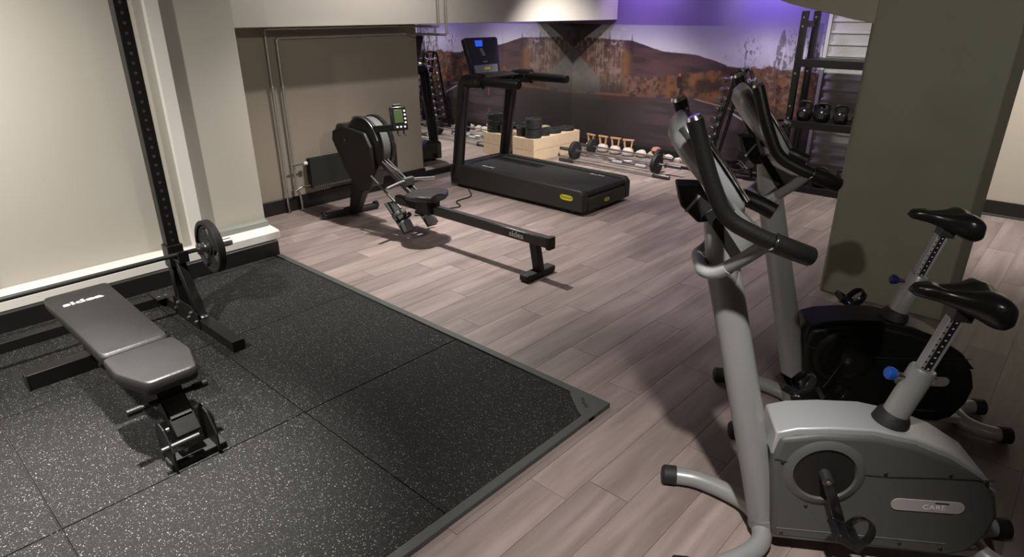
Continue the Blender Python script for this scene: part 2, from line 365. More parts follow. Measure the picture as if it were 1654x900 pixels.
# ------------------------------------------------------------- mural (flat print)
def mural():
    K = .9564; PK = .66
    y0, y1, z0, z1 = 2.38, YM, .10, CEIL-.02
    nx, nz = 560, 380
    Y = np.linspace(y0, y1, nx); Z = np.linspace(z0, z1, nz)
    YY, ZZ = np.meshgrid(Y, Z)
    y = YY/K; z = 1.77 + (ZZ-1.77)/K
    rng = np.random.RandomState(3)
    def noise(fy, fz, oct=4, seed=0):
        rg = np.random.RandomState(seed+11); out = np.zeros_like(y); amp = 1; tot = 0
        for o in range(oct):
            g = rg.rand(64, 64); a = (y*fy*2**o) % 63; b_ = (z*fz*2**o) % 63
            i = a.astype(int); j = b_.astype(int); u = a-i; v = b_-j; u = u*u*(3-2*u); v = v*v*(3-2*v)
            out += amp*(g[i, j]*(1-u)*(1-v)+g[i+1, j]*u*(1-v)+g[i, j+1]*(1-u)*v+g[i+1, j+1]*u*v); tot += amp; amp *= .55
        return out/tot
    def sm(a, b_, x): t = np.clip((x-a)/(b_-a), 0, 1); return t*t*(3-2*t)
    col = np.zeros(y.shape+(3,))
    def put(c, m_):
        m3 = np.clip(m_, 0, 1)[..., None]; col[:] = col*(1-m3) + np.array(c)*m3
    def S(r_, g, b_): return tuple(((v/255)**2.2) for v in (r_, g, b_))
    n1 = noise(2, 2, 4, 1); n2 = noise(9, 9, 4, 2); n3 = noise(30, 30, 3, 3); nv = noise(34, 3, 3, 4); nf = noise(20, 17, 4, 5); nh = noise(2.5, 14, 4, 6)
    # sky
    put(S(150, 148, 160), np.ones_like(y)); put(S(205, 203, 205), sm(1.62, 1.25, z)*.85); put(S(125, 122, 135), sm(4.4, 3.6, y)*sm(1.2, 1.6, z)*.5)
    put(S(112, 94, 146), sm(1.585, 1.60, z)*sm(3.45, 3.85, y)); put(S(118, 98, 170), sm(1.35, 1.75, z)*sm(4.0, 3.2, y))  # right-hand violet fade is lamp wash put into the print colour
    put(S(225, 220, 228), np.exp(-((y-3.12)/.28)**2-((z-1.30)/.2)**2)*.95)
    put(S(200, 195, 205), sm(5.1, 5.5, y)*sm(1.62, 1.5, z)*.6)
    # far mountains
    ridge = np.interp(y, [2.3, 2.9, 3.45, 3.58, 3.73, 3.94, 4.17, 4.45, 4.71, 4.94, 5.14, 5.94], [1.12, 1.13, 1.14, 1.15, 1.20, 1.25, 1.27, 1.28, 1.34, 1.40, 1.41, 1.43]) + (n2-.5)*.02
    mt = sm(0, .008, ridge-z)
    put(S(74, 54, 56), mt); put(S(92, 66, 64), mt*sm(.45, .7, nh)*.6); put(S(52, 40, 44), mt*sm(.5, .35, nh)*.7)
    # orange forest at the foot
    fr = np.interp(y, [2.3, 3.2, 3.6, 3.9, 4.2, 4.4, 4.7, 5.0], [1.12, 1.13, 1.10, 1.05, 1.03, .97, .94, .93]) + (nf-.5)*.10
    fo = sm(0, .02, fr-z)
    put(S(86, 58, 42), fo); put(S(132, 88, 52), fo*sm(.45, .75, n2)*sm(4.7, 4.1, y)*.9); put(S(112, 84, 66), fo*sm(.55, .75, n3)*.5); put(S(44, 32, 28), fo*sm(.5, .34, n2)*.75)
    put(S(120, 90, 84), fo*sm(4.35, 4.55, y)*sm(.4, .6, nf)*.7)
    # dark conifers on the skyline
    def conifer(yc, zb, zt, w, c=S(42, 38, 36)):
        t = np.clip((zt-z)/(zt-zb), 0, 1); m_ = (np.abs(y-yc) < w*(t*.85+.05)*(0.45+.9*n3))*(z < zt)*(z > zb-.05)
        put(c, m_*(n3 > .38)*.6)
    for a in ((4.94, 1.25, 1.48, .045), (3.60, 1.0, 1.27, .05), (2.94, 1.18, 1.60, .10), (5.3, 1.3, 1.5, .05), (3.35, 1.1, 1.2, .03)): conifer(*a)
    # bare branches
    br = sm(.56, .62, noise(40, 26, 3, 9))
    put(S(70, 62, 70), br*np.exp(-((y-3.32)/.11)**2-((z-1.33)/.13)**2)*.9)
    put(S(80, 66, 66), br*sm(3.1, 2.7, y)*sm(1.7, 1.4, z)*sm(1.0, 1.15, z)*.8)
    put(S(235, 230, 235), sm(.62, .70, nv)*sm(3.25, 3.1, y)*sm(1.45, 1.3, z)*sm(.95, 1.1, z)*.8)
    # right-hand orange scrub
    rs = sm(3.36, 3.26, y)*sm(0, .05, 1.16+(nf-.5)*.2-z)
    put(S(116, 86, 68), rs); put(S(160, 130, 112), rs*sm(.5, .7, n3)*.7); put(S(70, 42, 30), rs*sm(.48, .34, nf)*.8); put(S(150, 95, 50), rs*sm(.5, .7, noise(8, 8, 3, 21))*.6)
    # left birches: soft brown thicket, pale twigs above, a few thin trunks
    bi = sm(4.98, 5.10, y)
    zt = 1.50 + (n2-.5)*.35
    tw = noise(17, 15, 4, 41); tw2 = noise(24, 20, 4, 42)
    put(S(108, 84, 74), bi*sm(0, .10, 1.36+(n2-.5)*.2-z)*.9)
    put(S(150, 128, 118), bi*sm(.48, .72, tw)*sm(0, .15, zt-z)*sm(.72, 1.0, z)*.6)
    put(S(66, 50, 44), bi*sm(.48, .30, tw)*sm(0, .15, zt-z)*.5)
    put(S(205, 190, 190), bi*sm(.60, .72, tw2)*sm(1.25, 1.42, z)*sm(1.60, 1.52, z)*.7)
    put(S(126, 90, 52), np.exp(-((y-5.02)/.07)**2)*sm(1.34, 1.2, z)*sm(.85, 1.0, z)*.75)
    for k in range(11):
        yc = 5.10 + .045*k + rng.uniform(-.015, .015); w = rng.uniform(.0025, .0055); lean = rng.uniform(-.06, .06)
        put(S(176, 156, 142), (np.abs(y-yc-lean*(z-1)-(n2-.5)*.03) < w)*(z > .72+rng.uniform(0, .1))*(z < 1.30+rng.uniform(0, .25))*(.18+.3*(n2 > .45)))
    put(S(50, 42, 42), bi*sm(.95, .74, z)*.75)
    # road and verge
    rd = np.interp(y, [2.3, 3.2, 3.5, 3.9, 4.3, 5.1, 5.94], [.60, .66, .72, .76, .74, .71, .69])
    ro = sm(0, .012, rd-z)
    put(S(62, 52, 56), ro); put(S(88, 72, 78), ro*sm(.45, .7, noise(1.2, 10, 3, 31))*sm(5.0, 4.2, y)*.8); put(S(38, 34, 34), ro*sm(4.6, 5.5, y)*.8)
    put(S(50, 44, 44), ro*sm(.2, .0, z)*.6)
    put(S(56, 44, 40), sm(.012, 0, np.abs(z-.66))*0)
    put(S(130, 86, 62), ro*np.exp(-((z-(rd-.02))/.022)**2)*sm(.35, .6, n2)*.6)
    put(S(70, 46, 36), ro*np.exp(-((z-.62)/.03)**2)*sm(4.6, 4.9, y)*.8)
    put(S(190, 150, 110), ro*np.exp(-((z-(.72-(3.95-y)*.16))/.008)**2)*sm(3.98, 3.9, y)*sm(3.25, 3.4, y)*.7)
    ln = np.abs(z-(.585+(y-3.42)*.45)); put(S(205, 200, 205), (ln < .012)*(y > 3.16)*(y < 3.44)*.85)
    put(S(110, 70, 50), ro*sm(3.2, 3.0, y)*sm(.3, .5, z)*sm(.4, .6, nf)*.6)
    # runner in the road
    put(S(34, 24, 26), (np.exp(-((y-4.19)/.040)**2-((z-.92)/.09)**2) > .4)*.9)
    put(S(30, 22, 24), (np.exp(-((y-4.15)/.032)**2-((z-.74)/.15)**2) > .4)*.9)
    put(S(120, 66, 40), (np.exp(-((y-4.235)/.015)**2-((z-.86)/.05)**2) > .4)*.8); put(S(150, 104, 78), (np.exp(-((y-4.19)/.016)**2-((z-1.0)/.022)**2) > .4)*.9)
    put(S(190, 150, 110), (np.exp(-((y-4.27)/.013)**2-((z-.68)/.028)**2) > .4)*.9); put(S(140, 84, 56), (np.exp(-((y-4.20)/.022)**2-((z-.55)/.08)**2) > .5)*.7)
    put(S(150, 84, 56), (np.abs(y-4.20) < .026)*(z < .28)*(z > .10)*.45)
    # dark and pale triangles beside the corner
    t = np.clip((5.92-y)/(5.92-5.41), 0, 1)
    d1 = (z > 1.29 + t*.32)*(z < 1.60); put(S(30, 27, 27), d1*.97); put(S(12, 11, 11), d1*(np.exp(-((y-5.83)/.045)**2-((z-1.46)/.07)**2) > .5)); put(S(60, 54, 54), d1*(np.exp(-((y-5.93)/.06)**2-((z-1.44)/.04)**2) > .5)*.8)
    lo = np.interp(t, [0, 1], [1.27, .86]); d2 = (z < lo)*(z > .52)*(y > 5.42)
    put(S(112, 112, 110), d2*sm(.5, 1.15, z)*.85); put(S(46, 44, 44), d2*sm(.75, .5, z)*.8)
    # upper band
    put(S(80, 66, 108), sm(1.62, 1.70, z)*sm(5.0, 5.6, y)*.6)
    me = bpy.data.meshes.new('mural_print')
    vs_ = np.zeros((nz, nx, 3)); vs_[..., 0] = XM-.004; vs_[..., 1] = YY; vs_[..., 2] = ZZ
    idx = np.arange(nx*nz).reshape(nz, nx)
    a = idx[:-1, :-1].ravel(); b_ = idx[:-1, 1:].ravel(); c_ = idx[1:, 1:].ravel(); d_ = idx[1:, :-1].ravel()
    fs_ = np.stack([a, d_, c_, b_], 1)
    me.vertices.add(nx*nz); me.vertices.foreach_set('co', vs_.ravel())
    me.loops.add(fs_.size); me.loops.foreach_set('vertex_index', fs_.ravel().astype(np.int32))
    me.polygons.add(len(fs_)); me.polygons.foreach_set('loop_start', np.arange(0, fs_.size, 4, dtype=np.int32)); me.polygons.foreach_set('loop_total', np.full(len(fs_), 4, dtype=np.int32))
    me.update(calc_edges=True)
    ca = me.color_attributes.new('print', 'FLOAT_COLOR', 'POINT'); rgba = np.ones((nx*nz, 4)); rgba[:, :3] = col.reshape(-1, 3)*PK; ca.data.foreach_set('color', rgba.ravel())
    m_ = bpy.data.materials.new('mural_print'); m_.use_nodes = True; nt = m_.node_tree
    at = nt.nodes.new('ShaderNodeAttribute'); at.attribute_name = 'print'; nt.links.new(at.outputs['Color'], nt.nodes['Principled BSDF'].inputs['Base Color'])
    nt.nodes['Principled BSDF'].inputs['Roughness'].default_value = .5
    me.materials.append(m_)
    # thin backing edge so the print has thickness
    root = thing('wall_mural', 'printed wall mural of a mountain road with autumn birches and a runner', 'mural', (0, 0, 0))
    o = bpy.data.objects.new('print', me); C.objects.link(o); o.parent = root
    MB().box((XM-.003, y0, z0), (XM, y1, z1)).build('backing', M['border'], root)
mural()

# ============================================================= RUBBER MAT
mt_ = thing('rubber_floor_mat', 'large speckled black rubber floor mat with a raised grey border', 'mat', (2.24, 1.41, 0))
gx = [2.19, 1.215, .215, -.785, -1.785]; gy = [1.455, 2.445, 3.445, 4.445]
ft = None
for i in range(4):
    for j in range(3):
        x1, x0 = gx[i], gx[i+1]; y0_, y1_ = gy[j], gy[j+1]; g = .0025
        if i == 3 and j == 0: continue
        if i == 0 and j == 0:
            p = [(x0+g, y0_+g), (x1-.13, y0_+g), (x1-g, y0_+.17), (x1-g, y1_-g), (x0+g, y1_-g)]
            mb = MB().prism([(a-2.24, b-1.41) for a, b in p], 0, MT, 'z')
        else: mb = MB().box((x0+g-2.24, y0_+g-1.41, 0), (x1-g-2.24, y1_-g-1.41, MT))
        mb.build('rubber_tile', M['speck'], mt_, bevel=.0015, seg=1)
MB().box((-3.9, 0, 0), (-.13, .044, MT+.004)).build('border_strip', M['border'], mt_, bevel=.003)
MB().box((-.044, .16, 0), (0, 3.085, MT+.004)).build('border_strip', M['border'], mt_, bevel=.003)
MB().prism([(-.175, 0), (0, 0), (0, .21), (-.044, .21), (-.07, .19), (-.155, .08), (-.175, .044)], 0, MT+.005, 'z').build('corner_piece', M['border'], mt_, bevel=.003)
text('corner_lettering', 'sidea', .034, frame((-.085, .095, MT+.0056), (.60, .80, 0), (-.8, .6, 0)), M['darkprint'], mt_, 1.3)
MB().box((-4.0, 3.04, 0), (-.06, 3.085, MT)).build('mat_edge', M['speck'], mt_)

# ============================================================= BENCH
def bench():
    t = thing('weight_bench', 'black adjustable weight bench with charcoal padding standing on the speckled mat', 'bench', (.72, 3.1, MT))
    o = lambda pts: [(p[0]-.72, p[1]-3.1, p[2]-MT) for p in pts]
    def pad(poly, z0, z1, name, tl=0.0):
        n = len(poly); cx = sum(p[0] for p in poly)/n; cy = sum(p[1] for p in poly)/n
        rings = []
        for s_, z in ((.93, z0), (1.0, z0+.012), (1.0, z1-.018), (.975, z1-.005), (.93, z1)):
            rings.append([Vector((cx+(p[0]-cx)*s_ - .72, cy+(p[1]-cy)*s_ - 3.1, z - MT)) for p in poly])
        return MB().loft(rings).build(name, M['vinyl'], t, bevel=.004, ang=50)
    def rnd(poly, r=.03):
        out = []; n = len(poly)
        for i in range(n):
            a, b, c = Vector(poly[i-1]), Vector(poly[i]), Vector(poly[(i+1) % n])
            p = b + (a-b).normalized()*r; q = b + (c-b).normalized()*r
            for k in range(5):
                u = k/4; out.append(tuple(p*(1-u)**2 + b*2*u*(1-u) + q*u*u))
        return out
    pad(rnd([(.578, 2.925), (.858, 2.925), (.880, 3.83), (.578, 3.83)]), .345, .412, 'backrest')
    pad(rnd([(.572, 2.895), (.865, 2.895), (.872, 2.72), (.822, 2.535), (.628, 2.535), (.566, 2.72)], .025), .345, .412, 'seat')
    text('logo', 'sidea', .062, frame((.71-.72, 3.62-3.1, .4135-MT), (1, 0, 0), (0, 1, 0)), M['whiteprint'], t, 1.45, bold=.002)
    f = MB(); f.beam((0-.0, -.42, .27), (0, .55, .285), .05, .06); f.beam((-.06, -.15, .315), (-.06, .62, .315), .03, .03); f.beam((.06, -.15, .315), (.06, .62, .315), .03, .03)
    f.build('support_frame', M['black'], t, bevel=.003)
    MB().beam((0, .60, .07), (0, -.50, .19), .06, .07).build('main_beam', M['black'], t, bevel=.003)
    MB().box((-.33, .53, 0), (.33, .61, .085)).build('rear_foot', M['black'], t, bevel=.004)
    for s_ in (-.3315, .3315): MB().box((s_-.004, .525, -.001), (s_+.004, .615, .088)).build('end_cap', M['rubber'], t, bevel=.002)
    MB().beam((0, .50, .08), (0, .22, .27), .05, .05).build('strut', M['black'], t, bevel=.003)
    MB().lathe((-.055, .35, .1), (1, 0, 0), [(.012, .0), (.02, .015), (.02, .1), (.012, .11)]).build('hinge_bolt', M['dullsteel'], t)
    # foot rollers bar under the seat
    MB().tube([(-.15, -.50, .262), (.12, -.50, .262)], .012).build('cross_bar', M['black'], t)
    for s_ in (-1, 1): MB().tube([(s_*.105-.015, -.50, .262), (s_*.16-.015, -.50, .262)], .0165).build('grip', M['foam'], t)
    # front bracket: ladder plate, two side plates and a handle bar
    fr = MB().beam((0, -.44, .30), (0, -.60, .12), .10, .045).build('front_ladder', M['black'], t, bevel=.003)
    MB().beam((0, -.475, .295), (0, -.565, .195), .085, .012, up=(0, -.75, .66)).build('ladder_plate', M['dullsteel'], t)
    for s_ in (-1, 1):
        MB().prism([(-.50, .15), (-.535, .20), (-.60, .185), (-.665, .10), (-.665, .012), (-.62, 0), (-.53, 0), (-.50, .035)], s_*.088-.004, s_*.088+.004, 'x').build('front_plate', M['black'], t, bevel=.003)
    MB().box((-.10, -.64, 0), (.13, -.56, .035)).build('front_foot', M['rubber'], t, bevel=.006)
    MB().tube([(-.12, -.63, .115), (.03, -.63, .115)], .011).build('handle', M['dullsteel'], t)
    for z, y in ((.24, -.5), (.16, -.57)):
        MB().lathe((-.06, y, z), (1, 0, 0), [(.009, -.012), (.009, 0)], 12).build('bolt', M['steel'], t)
bench()

# ============================================================= RACK + BARBELL + PLATE
def rack():
    t = thing('squat_rack', 'tall black squat rack with punched uprights standing by the cream wall', 'rack', (1.29, 3.95, MT))
    for X, nm in ((0, 0), (-1.19, 1)):
        MB().box((X-.035, -.035, 0), (X+.035, .035, 2.25)).build('upright', M['black'], t, bevel=.003)
        holes = MB()
        for k in range(40):
            z = .25 + k*.05
            holes.lathe((X, -.0355, z), (0, -1, 0), [(.009, -.001), (.009, .001), (.006, .0012)], 10)
        holes.build('hole_row', M['steel'], t)['kind'] = 'stuff'
        MB().box((X-.035, -.70, 0), (X+.035, .30, .065)).build('foot_tube', M['black'], t, bevel=.003)
        MB().box((X-.036, -.703, -.001), (X+.036, -.695, .066)).build('end_cap', M['rubber'], t, bevel=.002)
        MB().beam((X, -.26, .05), (X, -.05, .40), .05, .05).build('brace', M['black'], t, bevel=.003)
        MB().prism([(-.29, .0), (-.29, .10), (-.2, .13), (.06, .13), (.06, 0)], X-.042, X-.036, 'x').build('gusset', M['black'], t, bevel=.002)
        for y, z in ((-.26, .045), (-.2, .085), (-.02, .1), (-.15, .04), (.03, .05)):
            MB().lathe((X-.042, y, z), (-1, 0, 0), [(.013, 0), (.013, .008), (.006, .012)], 10).build('bolt', M['steel'], t)
        MB().lathe((X, -.27, .066), (0, 0, 1), [(.026, 0), (.026, .008), (.018, .016)], 16).build('cap_bolt', M['dullsteel'], t)
        # j-hook holding the bar
        h = MB(); h.box((X-.045, -.05, .33), (X+.045, .04, .47)); h.box((X-.03, -.15, .385), (X+.03, -.05, .403)); h.box((X-.03, -.155, .385), (X+.03, -.143, .455))
        h.build('bar_hook', M['black'], t, bevel=.003)
        MB().lathe((X+.012, -.052, .355), (0, -1, 0), [(.018, 0), (.018, .02), (.01, .03)], 14).build('hook_knob', M['steel'], t)
    MB().box((-1.6, .25, 0), (.035, .31, .06)).build('cross_tube', M['black'], t, bevel=.003)
    MB().box((-.09, .19, .06), (.0, .34, .068)).build('joint_plate', M['black'], t, bevel=.002)
    for x in (-.07, -.03): MB().lathe((x, .22, .068), (0, 0, 1), [(.01, 0), (.01, .008)], 10).build('bolt', M['steel'], t)
rack()
BY, BZ = 3.855, .445
bb = thing('barbell', 'long black barbell resting across the tall squat rack', 'barbell', (.6, BY, BZ))
MB().tube([(-1.3, 0, 0), (.80, 0, 0)], .0135, 16).build('bar', M['dullsteel'], bb)
MB().lathe((.80, 0, 0), (1, 0, 0), [(.024, -.005), (.036, 0), (.036, .015), (.0245, .02), (.0245, .06), (.0245, .20), (.022, .205)], 20).build('sleeve', M['steel'], bb)
for s_ in (.815,): MB().lathe((s_+.02, 0, 0), (1, 0, 0), [(.024, 0), (.034, .003), (.034, .022), (.024, .025)], 18).build('collar', M['steel'], bb)
def plate_mesh(r, th, ax=(1, 0, 0), holes=True):
    # weight plate with three grip slots cut as real openings between rim and hub
    mb = MB(); seg = 48; ax = Vector(ax); ref = Vector((0, 0, 1)) if abs(ax.z) < .9 else Vector((1, 0, 0)); u = ax.cross(ref).normalized(); w = ax.cross(u)
    def ring(r0, r1, t0, full=True, a0=0, a1=2*PI, n=48):
        pts = []
        for k in range(n+1):
            a = a0 + (a1-a0)*k/n; d = u*math.cos(a)+w*math.sin(a)
            pts.append([d*r0-ax*t0/2, d*r1-ax*t0/2, d*r1+ax*t0/2, d*r0+ax*t0/2])
        vs = [p for q in pts for p in q]; fs = []
        for k in range(n):
            b0 = 4*k; b1_ = 4*k+4
            for j in range(4): fs.append((b0+j, b0+(j+1) % 4, b1_+(j+1) % 4, b1_+j))
        if not full: fs += [(0, 1, 2, 3), (4*n+3, 4*n+2, 4*n+1, 4*n)]
        mb.add(vs, fs)
    ring(r*.84, r, th); ring(r*.70, r*.845, th*.45); ring(.026, r*.30, th); ring(r*.29, r*.40, th*.5)
    for k in range(3): ring(r*.39, r*.71, th*.42, False, k*2*PI/3+.32, (k+1)*2*PI/3-.32, 12)
    return mb
p_ = tag(plate_mesh(.165, .045).build('weight_plate', M['rubber'], None, bevel=.004), 'black rubber weight plate with grip slots on the end of the rack barbell', 'weight plate')
p_.location = (1.475, BY, BZ); p_.rotation_euler = (.4, 0, 0)

# ============================================================= RADIATOR + PIPES
t = thing('radiator', 'long low dark panel radiator on the beige wall behind the rowing machine', 'radiator', (3.14, YR-.06, .21))
MB().box((0, -.045, 0), (1.03, -.035, .275)).build('front_panel', M['radiator'], t, bevel=.003)
MB().box((0, .0, 0), (1.03, .01, .275)).build('rear_panel', M['radiator'], t, bevel=.003)
for x in (0, 1.026): MB().box((x, -.045, 0), (x+.004, .01, .275)).build('side_panel', M['radiator'], t)
fin = MB()
for k in range(48): fin.box((.01+k*.0212, -.036, .004), (.014+k*.0212, .002, .27))
fin.build('fin_row', M['radiator'], t)['kind'] = 'stuff'
gr = MB()
for k in range(46): gr.box((.02+k*.0218, -.053, -.006), (.030+k*.0218, -.040, .008))
g_ = gr.build('bottom_grille', M['steel'], t); g_['kind'] = 'stuff'
for x in (.15, .85): MB().box((x, .01, .02), (x+.03, .06, .25)).build('wall_bracket', M['radiator'], t)
vv = MB().tube([(-.015, -.02, .235), (-.05, -.02, .235)], .017).build('valve_head', M['white'], t)
MB().tube([(-.05, -.02, .235), (-.17, -.02, .235)], .007).build('valve_pipe', M['chrome'], t)
MB().tube(smooth_path([(0, -.02, .02), (-.10, -.02, .02), (-.17, -.02, -.01)], .02), .009).build('return_pipe', M['chrome'], t)
def pipe(name, pts, label, clips, floorhook):
    t = thing(name, label, 'pipe', pts[0])
    o = Vector(pts[0]); MB().tube(smooth_path([Vector(p)-o for p in pts], .03), .0115, 12).build('tube', M['galv'], t)
    for c in clips:
        c = Vector(c)-o
        MB().lathe(c, (0, 0, 1) if c.z+o.z < 1.4 else (1, 0, 0), [(.016, -.008), (.018, 0), (.016, .008)], 12).build('pipe_clip', M['galv'], t)
    MB().tube(smooth_path([Vector(p)-o for p in floorhook], .03), .011, 12).build('chrome_sleeve', M['chrome'], t)
YP = YR-.045
pipe('heating_pipe', [(2.905, YP, .23), (2.905, YP, 1.635), (4.36, YP, 1.635), (4.36, 4.92, 1.635), (4.36, 4.92, 2.6)],
     'left and upper heating pipe that runs along the beige wall and climbs the beam', [(2.905, YP, 1.15), (3.2, YP, 1.635), (3.9, YP, 1.635)],
     [(2.905, YP, .30), (2.895, YP, .10), (2.895, YP-.02, .004)])
pipe('heating_pipe', [(3.005, YP, .22), (3.005, YP, 1.56), (4.44, YP, 1.56), (4.44, 4.90, 1.56), (4.44, 4.90, 2.6)],
     'right and lower heating pipe beside the radiator valve', [(3.005, YP, 1.15), (3.2, YP, 1.56), (3.9, YP, 1.56)],
     [(2.99, YP, .24), (3.03, YP-.01, .14), (3.03, YP-.02, .004)])

# ============================================================= ROWING MACHINE
def rower():
    t = thing('rowing_machine', 'black rowing machine with long rail on the wood floor', 'rowing machine', (3.27, 3.9, 0))
    B = M['black']
    MB().box((-.03, -1.26, .245), (.03, .42, .315)).build('rail', M['blackgloss'], t, bevel=.004)
    MB().box((-.022, -1.26, .315), (.022, .42, .321)).build('rail_top', M['dullsteel'], t, bevel=.002)
    MB().box((-.034, -1.29, .235), (.034, -1.255, .325)).build('rail_cap', M['rubber'], t, bevel=.004)
    text('logo', 'sidea', .06, frame((-.0312, -.98, .282), (0, -1, 0), (0, 0, 1)), M['whiteprint'], t, 1.15, bold=.001)
    MB().beam((0, -1.13, .25), (0, -1.17, .05), .05, .07, up=(0, 1, 0)).build('rear_leg', B, t, bevel=.004)
    MB().beam((-.155, -1.16, .03), (.155, -1.16, .03), .085, .05).build('rear_foot', M['rubber'], t, bevel=.012)
    # seat with cheek hollows
    rings = []
    for i in range(9):
        y = -.14 + .28*i/8; e = math.sqrt(max(0, 1-((i-4)/4.6)**2)); ring = []
        for k in range(24):
            a = 2*PI*k/24; x = .19*e*abs(math.cos(a))**.8*(1 if math.cos(a) > 0 else -1); z = .026*abs(math.sin(a))**.7*(1 if math.sin(a) > 0 else -1)
            if z > 0: z += .012*(x/.17)**2 + (.012 if y < -.05 else 0) - .012*math.exp(-((abs(x)-.08)/.05)**2)
            ring.append(Vector((x, y+.03, .385+z)))
        rings.append(ring)
    MB().loft(rings).build('seat', M['vinyl'], t, ang=60)
    MB().prism([(-.06, .24), (.06, .24), (.075, .36), (-.075, .36)], -.05, .10, 'y').build('seat_carriage', M['rubber'], t, bevel=.005)
    for s_ in (-1, 1):
        for y in (-.03, .09): MB().lathe((s_*.05, y, .29), (1, 0, 0), [(.018, -.01), (.022, -.006), (.022, .006), (.018, .01)], 16).build('roller', M['rubber'], t)
    # footrests
    for s_ in (-1, 1):
        A = Vector((s_*.13, .22, .155)); D = Vector((0, .16, .15)).normalized(); U = Vector((0, -.68, .73))
        f = MB().beam(A-D*.12, A+D*.20, .105, .016, up=U).build('footrest', M['rubber'], t, bevel=.006)
        MB().beam(A-D*.12+U*.025, A-D*.02+U*.04, .09, .05, up=U).build('heel_cup', M['midgrey'], t, bevel=.01)
        MB().tube(smooth_path([A+D*.05+Vector((-.055, 0, 0)), A+D*.05+Vector((-.05, 0, 0))+U*.07, A+D*.05+Vector((.05, 0, 0))+U*.07, A+D*.05+Vector((.055, 0, 0))], .03), .008, 8, squash=2.2).build('foot_strap', M['darkgrey'], t)
        MB().beam((s_*.03, .22, .20), (s_*.12, .22, .16), .03, .03).build('footrest_bracket', B, t, bevel=.003)
    # sloping front frame with two chrome edged bars
    for s_ in (-.035, .035): MB().beam((s_, .16, .36), (s_, .60, .60), .018, .04).build('front_rail', M['dullsteel'], t, bevel=.003)
    MB().beam((0, .12, .33), (0, .62, .585), .052, .03).build('front_spine', B, t, bevel=.003)
    MB().tube([(-.14, .20, .27), (-.14, .58, .48)], .010).build('side_rod', M['dullsteel'], t)
    # handle resting in its hook
    MB().tube(smooth_path([(-.25, .22, .455), (-.06, .25, .475), (.06, .25, .475), (.25, .22, .455)], .05), .014).build('handle', M['steel'], t)
    MB().box((-.05, .235, .43), (.05, .275, .50)).build('handle_hook', M['darkgrey'], t, bevel=.006)
    MB().tube([(0, .26, .475), (0, .62, .62)], .005, 8).build('chain', M['steel'], t)
    # flywheel housing
    fc = Vector((0, .78, .70))
    MB().lathe(fc, (1, 0, 0), [(.17, -.085), (.225, -.075), (.25, -.05), (.25, -.03), (.235, -.015)], 40).build('flywheel_cover', M['black'], t)
    MB().lathe(fc, (1, 0, 0), [(.225, -.016), (.236, -.01), (.236, .065), (.225, .075)], 40).build('flywheel_drum', M['ringgrey'], t)
    MB().lathe(fc, (1, 0, 0), [(.235, .06), (.25, .07), (.25, .10), (.235, .115), (.18, .12)], 40).build('flywheel_cover', M['blackgloss'], t)
    MB().prism([(1.13, .80), (1.15, .72), (.98, .46), (.80, .30), (.66, .34), (.56, .50), (.58, .72), (.66, .83), (.98, .86)], -.125, -.088, 'x').build('side_housing', M['black'], t, bevel=.012)
    MB().tube([fc+Vector((-.07, -.25*math.cos(a), .25*math.sin(a))) for a in np.linspace(.3, 2.0, 20)], .006, 8).build('trim_ring', M['steel'], t)
    # front body and legs
    MB().prism([(.90, .40), (.72, .34), (.66, .50), (.70, .62), (1.0, .86), (1.12, .86), (1.17, .78), (1.06, .62), (1.02, .40)], -.085, .085, 'x').build('front_housing', M['blackgloss'], t, bevel=.02)
    MB().lathe((-.126, .93, .74), (-1, 0, 0), [(.016, 0), (.016, .006), (.012, .008)], 16).build('hub_cap', M['dullsteel'], t)
    MB().prism([(.74, .48), (1.0, .48), (1.12, .06), (1.22, .06), (1.22, .03), (1.04, .03), (.86, .30), (.74, .36)], -.04, .04, 'x').build('front_leg', B, t, bevel=.008)
    MB().beam((-.28, 1.19, .03), (.28, 1.13, .03), .075, .045).build('front_foot', M['rubber'], t, bevel=.01)
    for s_ in (-1, 1): MB().lathe((s_*.27, 1.16-s_*.03, .04), (1, 0, 0), [(.02, -.02), (.035, -.015), (.035, .015), (.02, .02)], 18).build('transport_wheel', M['blackgloss'], t)
    # monitor on its arm
    MB().beam((-.09, .98, .80), (-.02, .34, .90), .05, .055).build('monitor_arm', B, t, bevel=.004)
    mo = MB()
    mm = frame((-.02, .30, .975), (.93, -.36, 0), (.10, .20, .97))
    def L(p): return mm @ Vector(p)
    def bxm(a, b):
        m2 = MB().box(a, b); m2.v = [tuple(L(v)) for v in m2.v]; return m2
    bxm((-.068, -.095, -.022), (.068, .095, .014)).build('monitor', M['blackgloss'], t, bevel=.012)
    scr = bxm((-.040, -.035, .014), (.030, .068, .017)).build('monitor_screen', M['lcd'], t, bevel=.001)
    bxm((-.04, .095, -.015), (.03, .115, .005)).build('monitor_top', M['rubber'], t, bevel=.006)
    for a in [(.048, .055), (.048, .025), (.048, -.005), (.048, -.035), (-.025, -.068), (.005, -.068), (.038, -.068)]:
        bxm((a[0]-.008, a[1]-.007, .014), (a[0]+.008, a[1]+.007, .019)).build('monitor_button', M['whiteprint'], t, bevel=.002)
    for x in (-.02, .03): MB().tube(smooth_path([L((x, -.09, -.01)), L((x, -.12, -.01)), L((x+.01, -.135, .01))], .01), .006, 8).build('hook', B, t)
rower()
cb = MB().tube(smooth_path([(3.62, 4.55, .008), (3.85, 4.35, .008), (3.95, 4.50, .008), (4.12, 4.42, .008), (4.2, 4.62, .008), (4.45, 4.62, .008), (4.62, 4.85, .008)], .08), .006, 8).build('power_cable', M['rubber'])
tag(cb, 'thin black cable curling on the floor between rower and treadmill', 'cable')

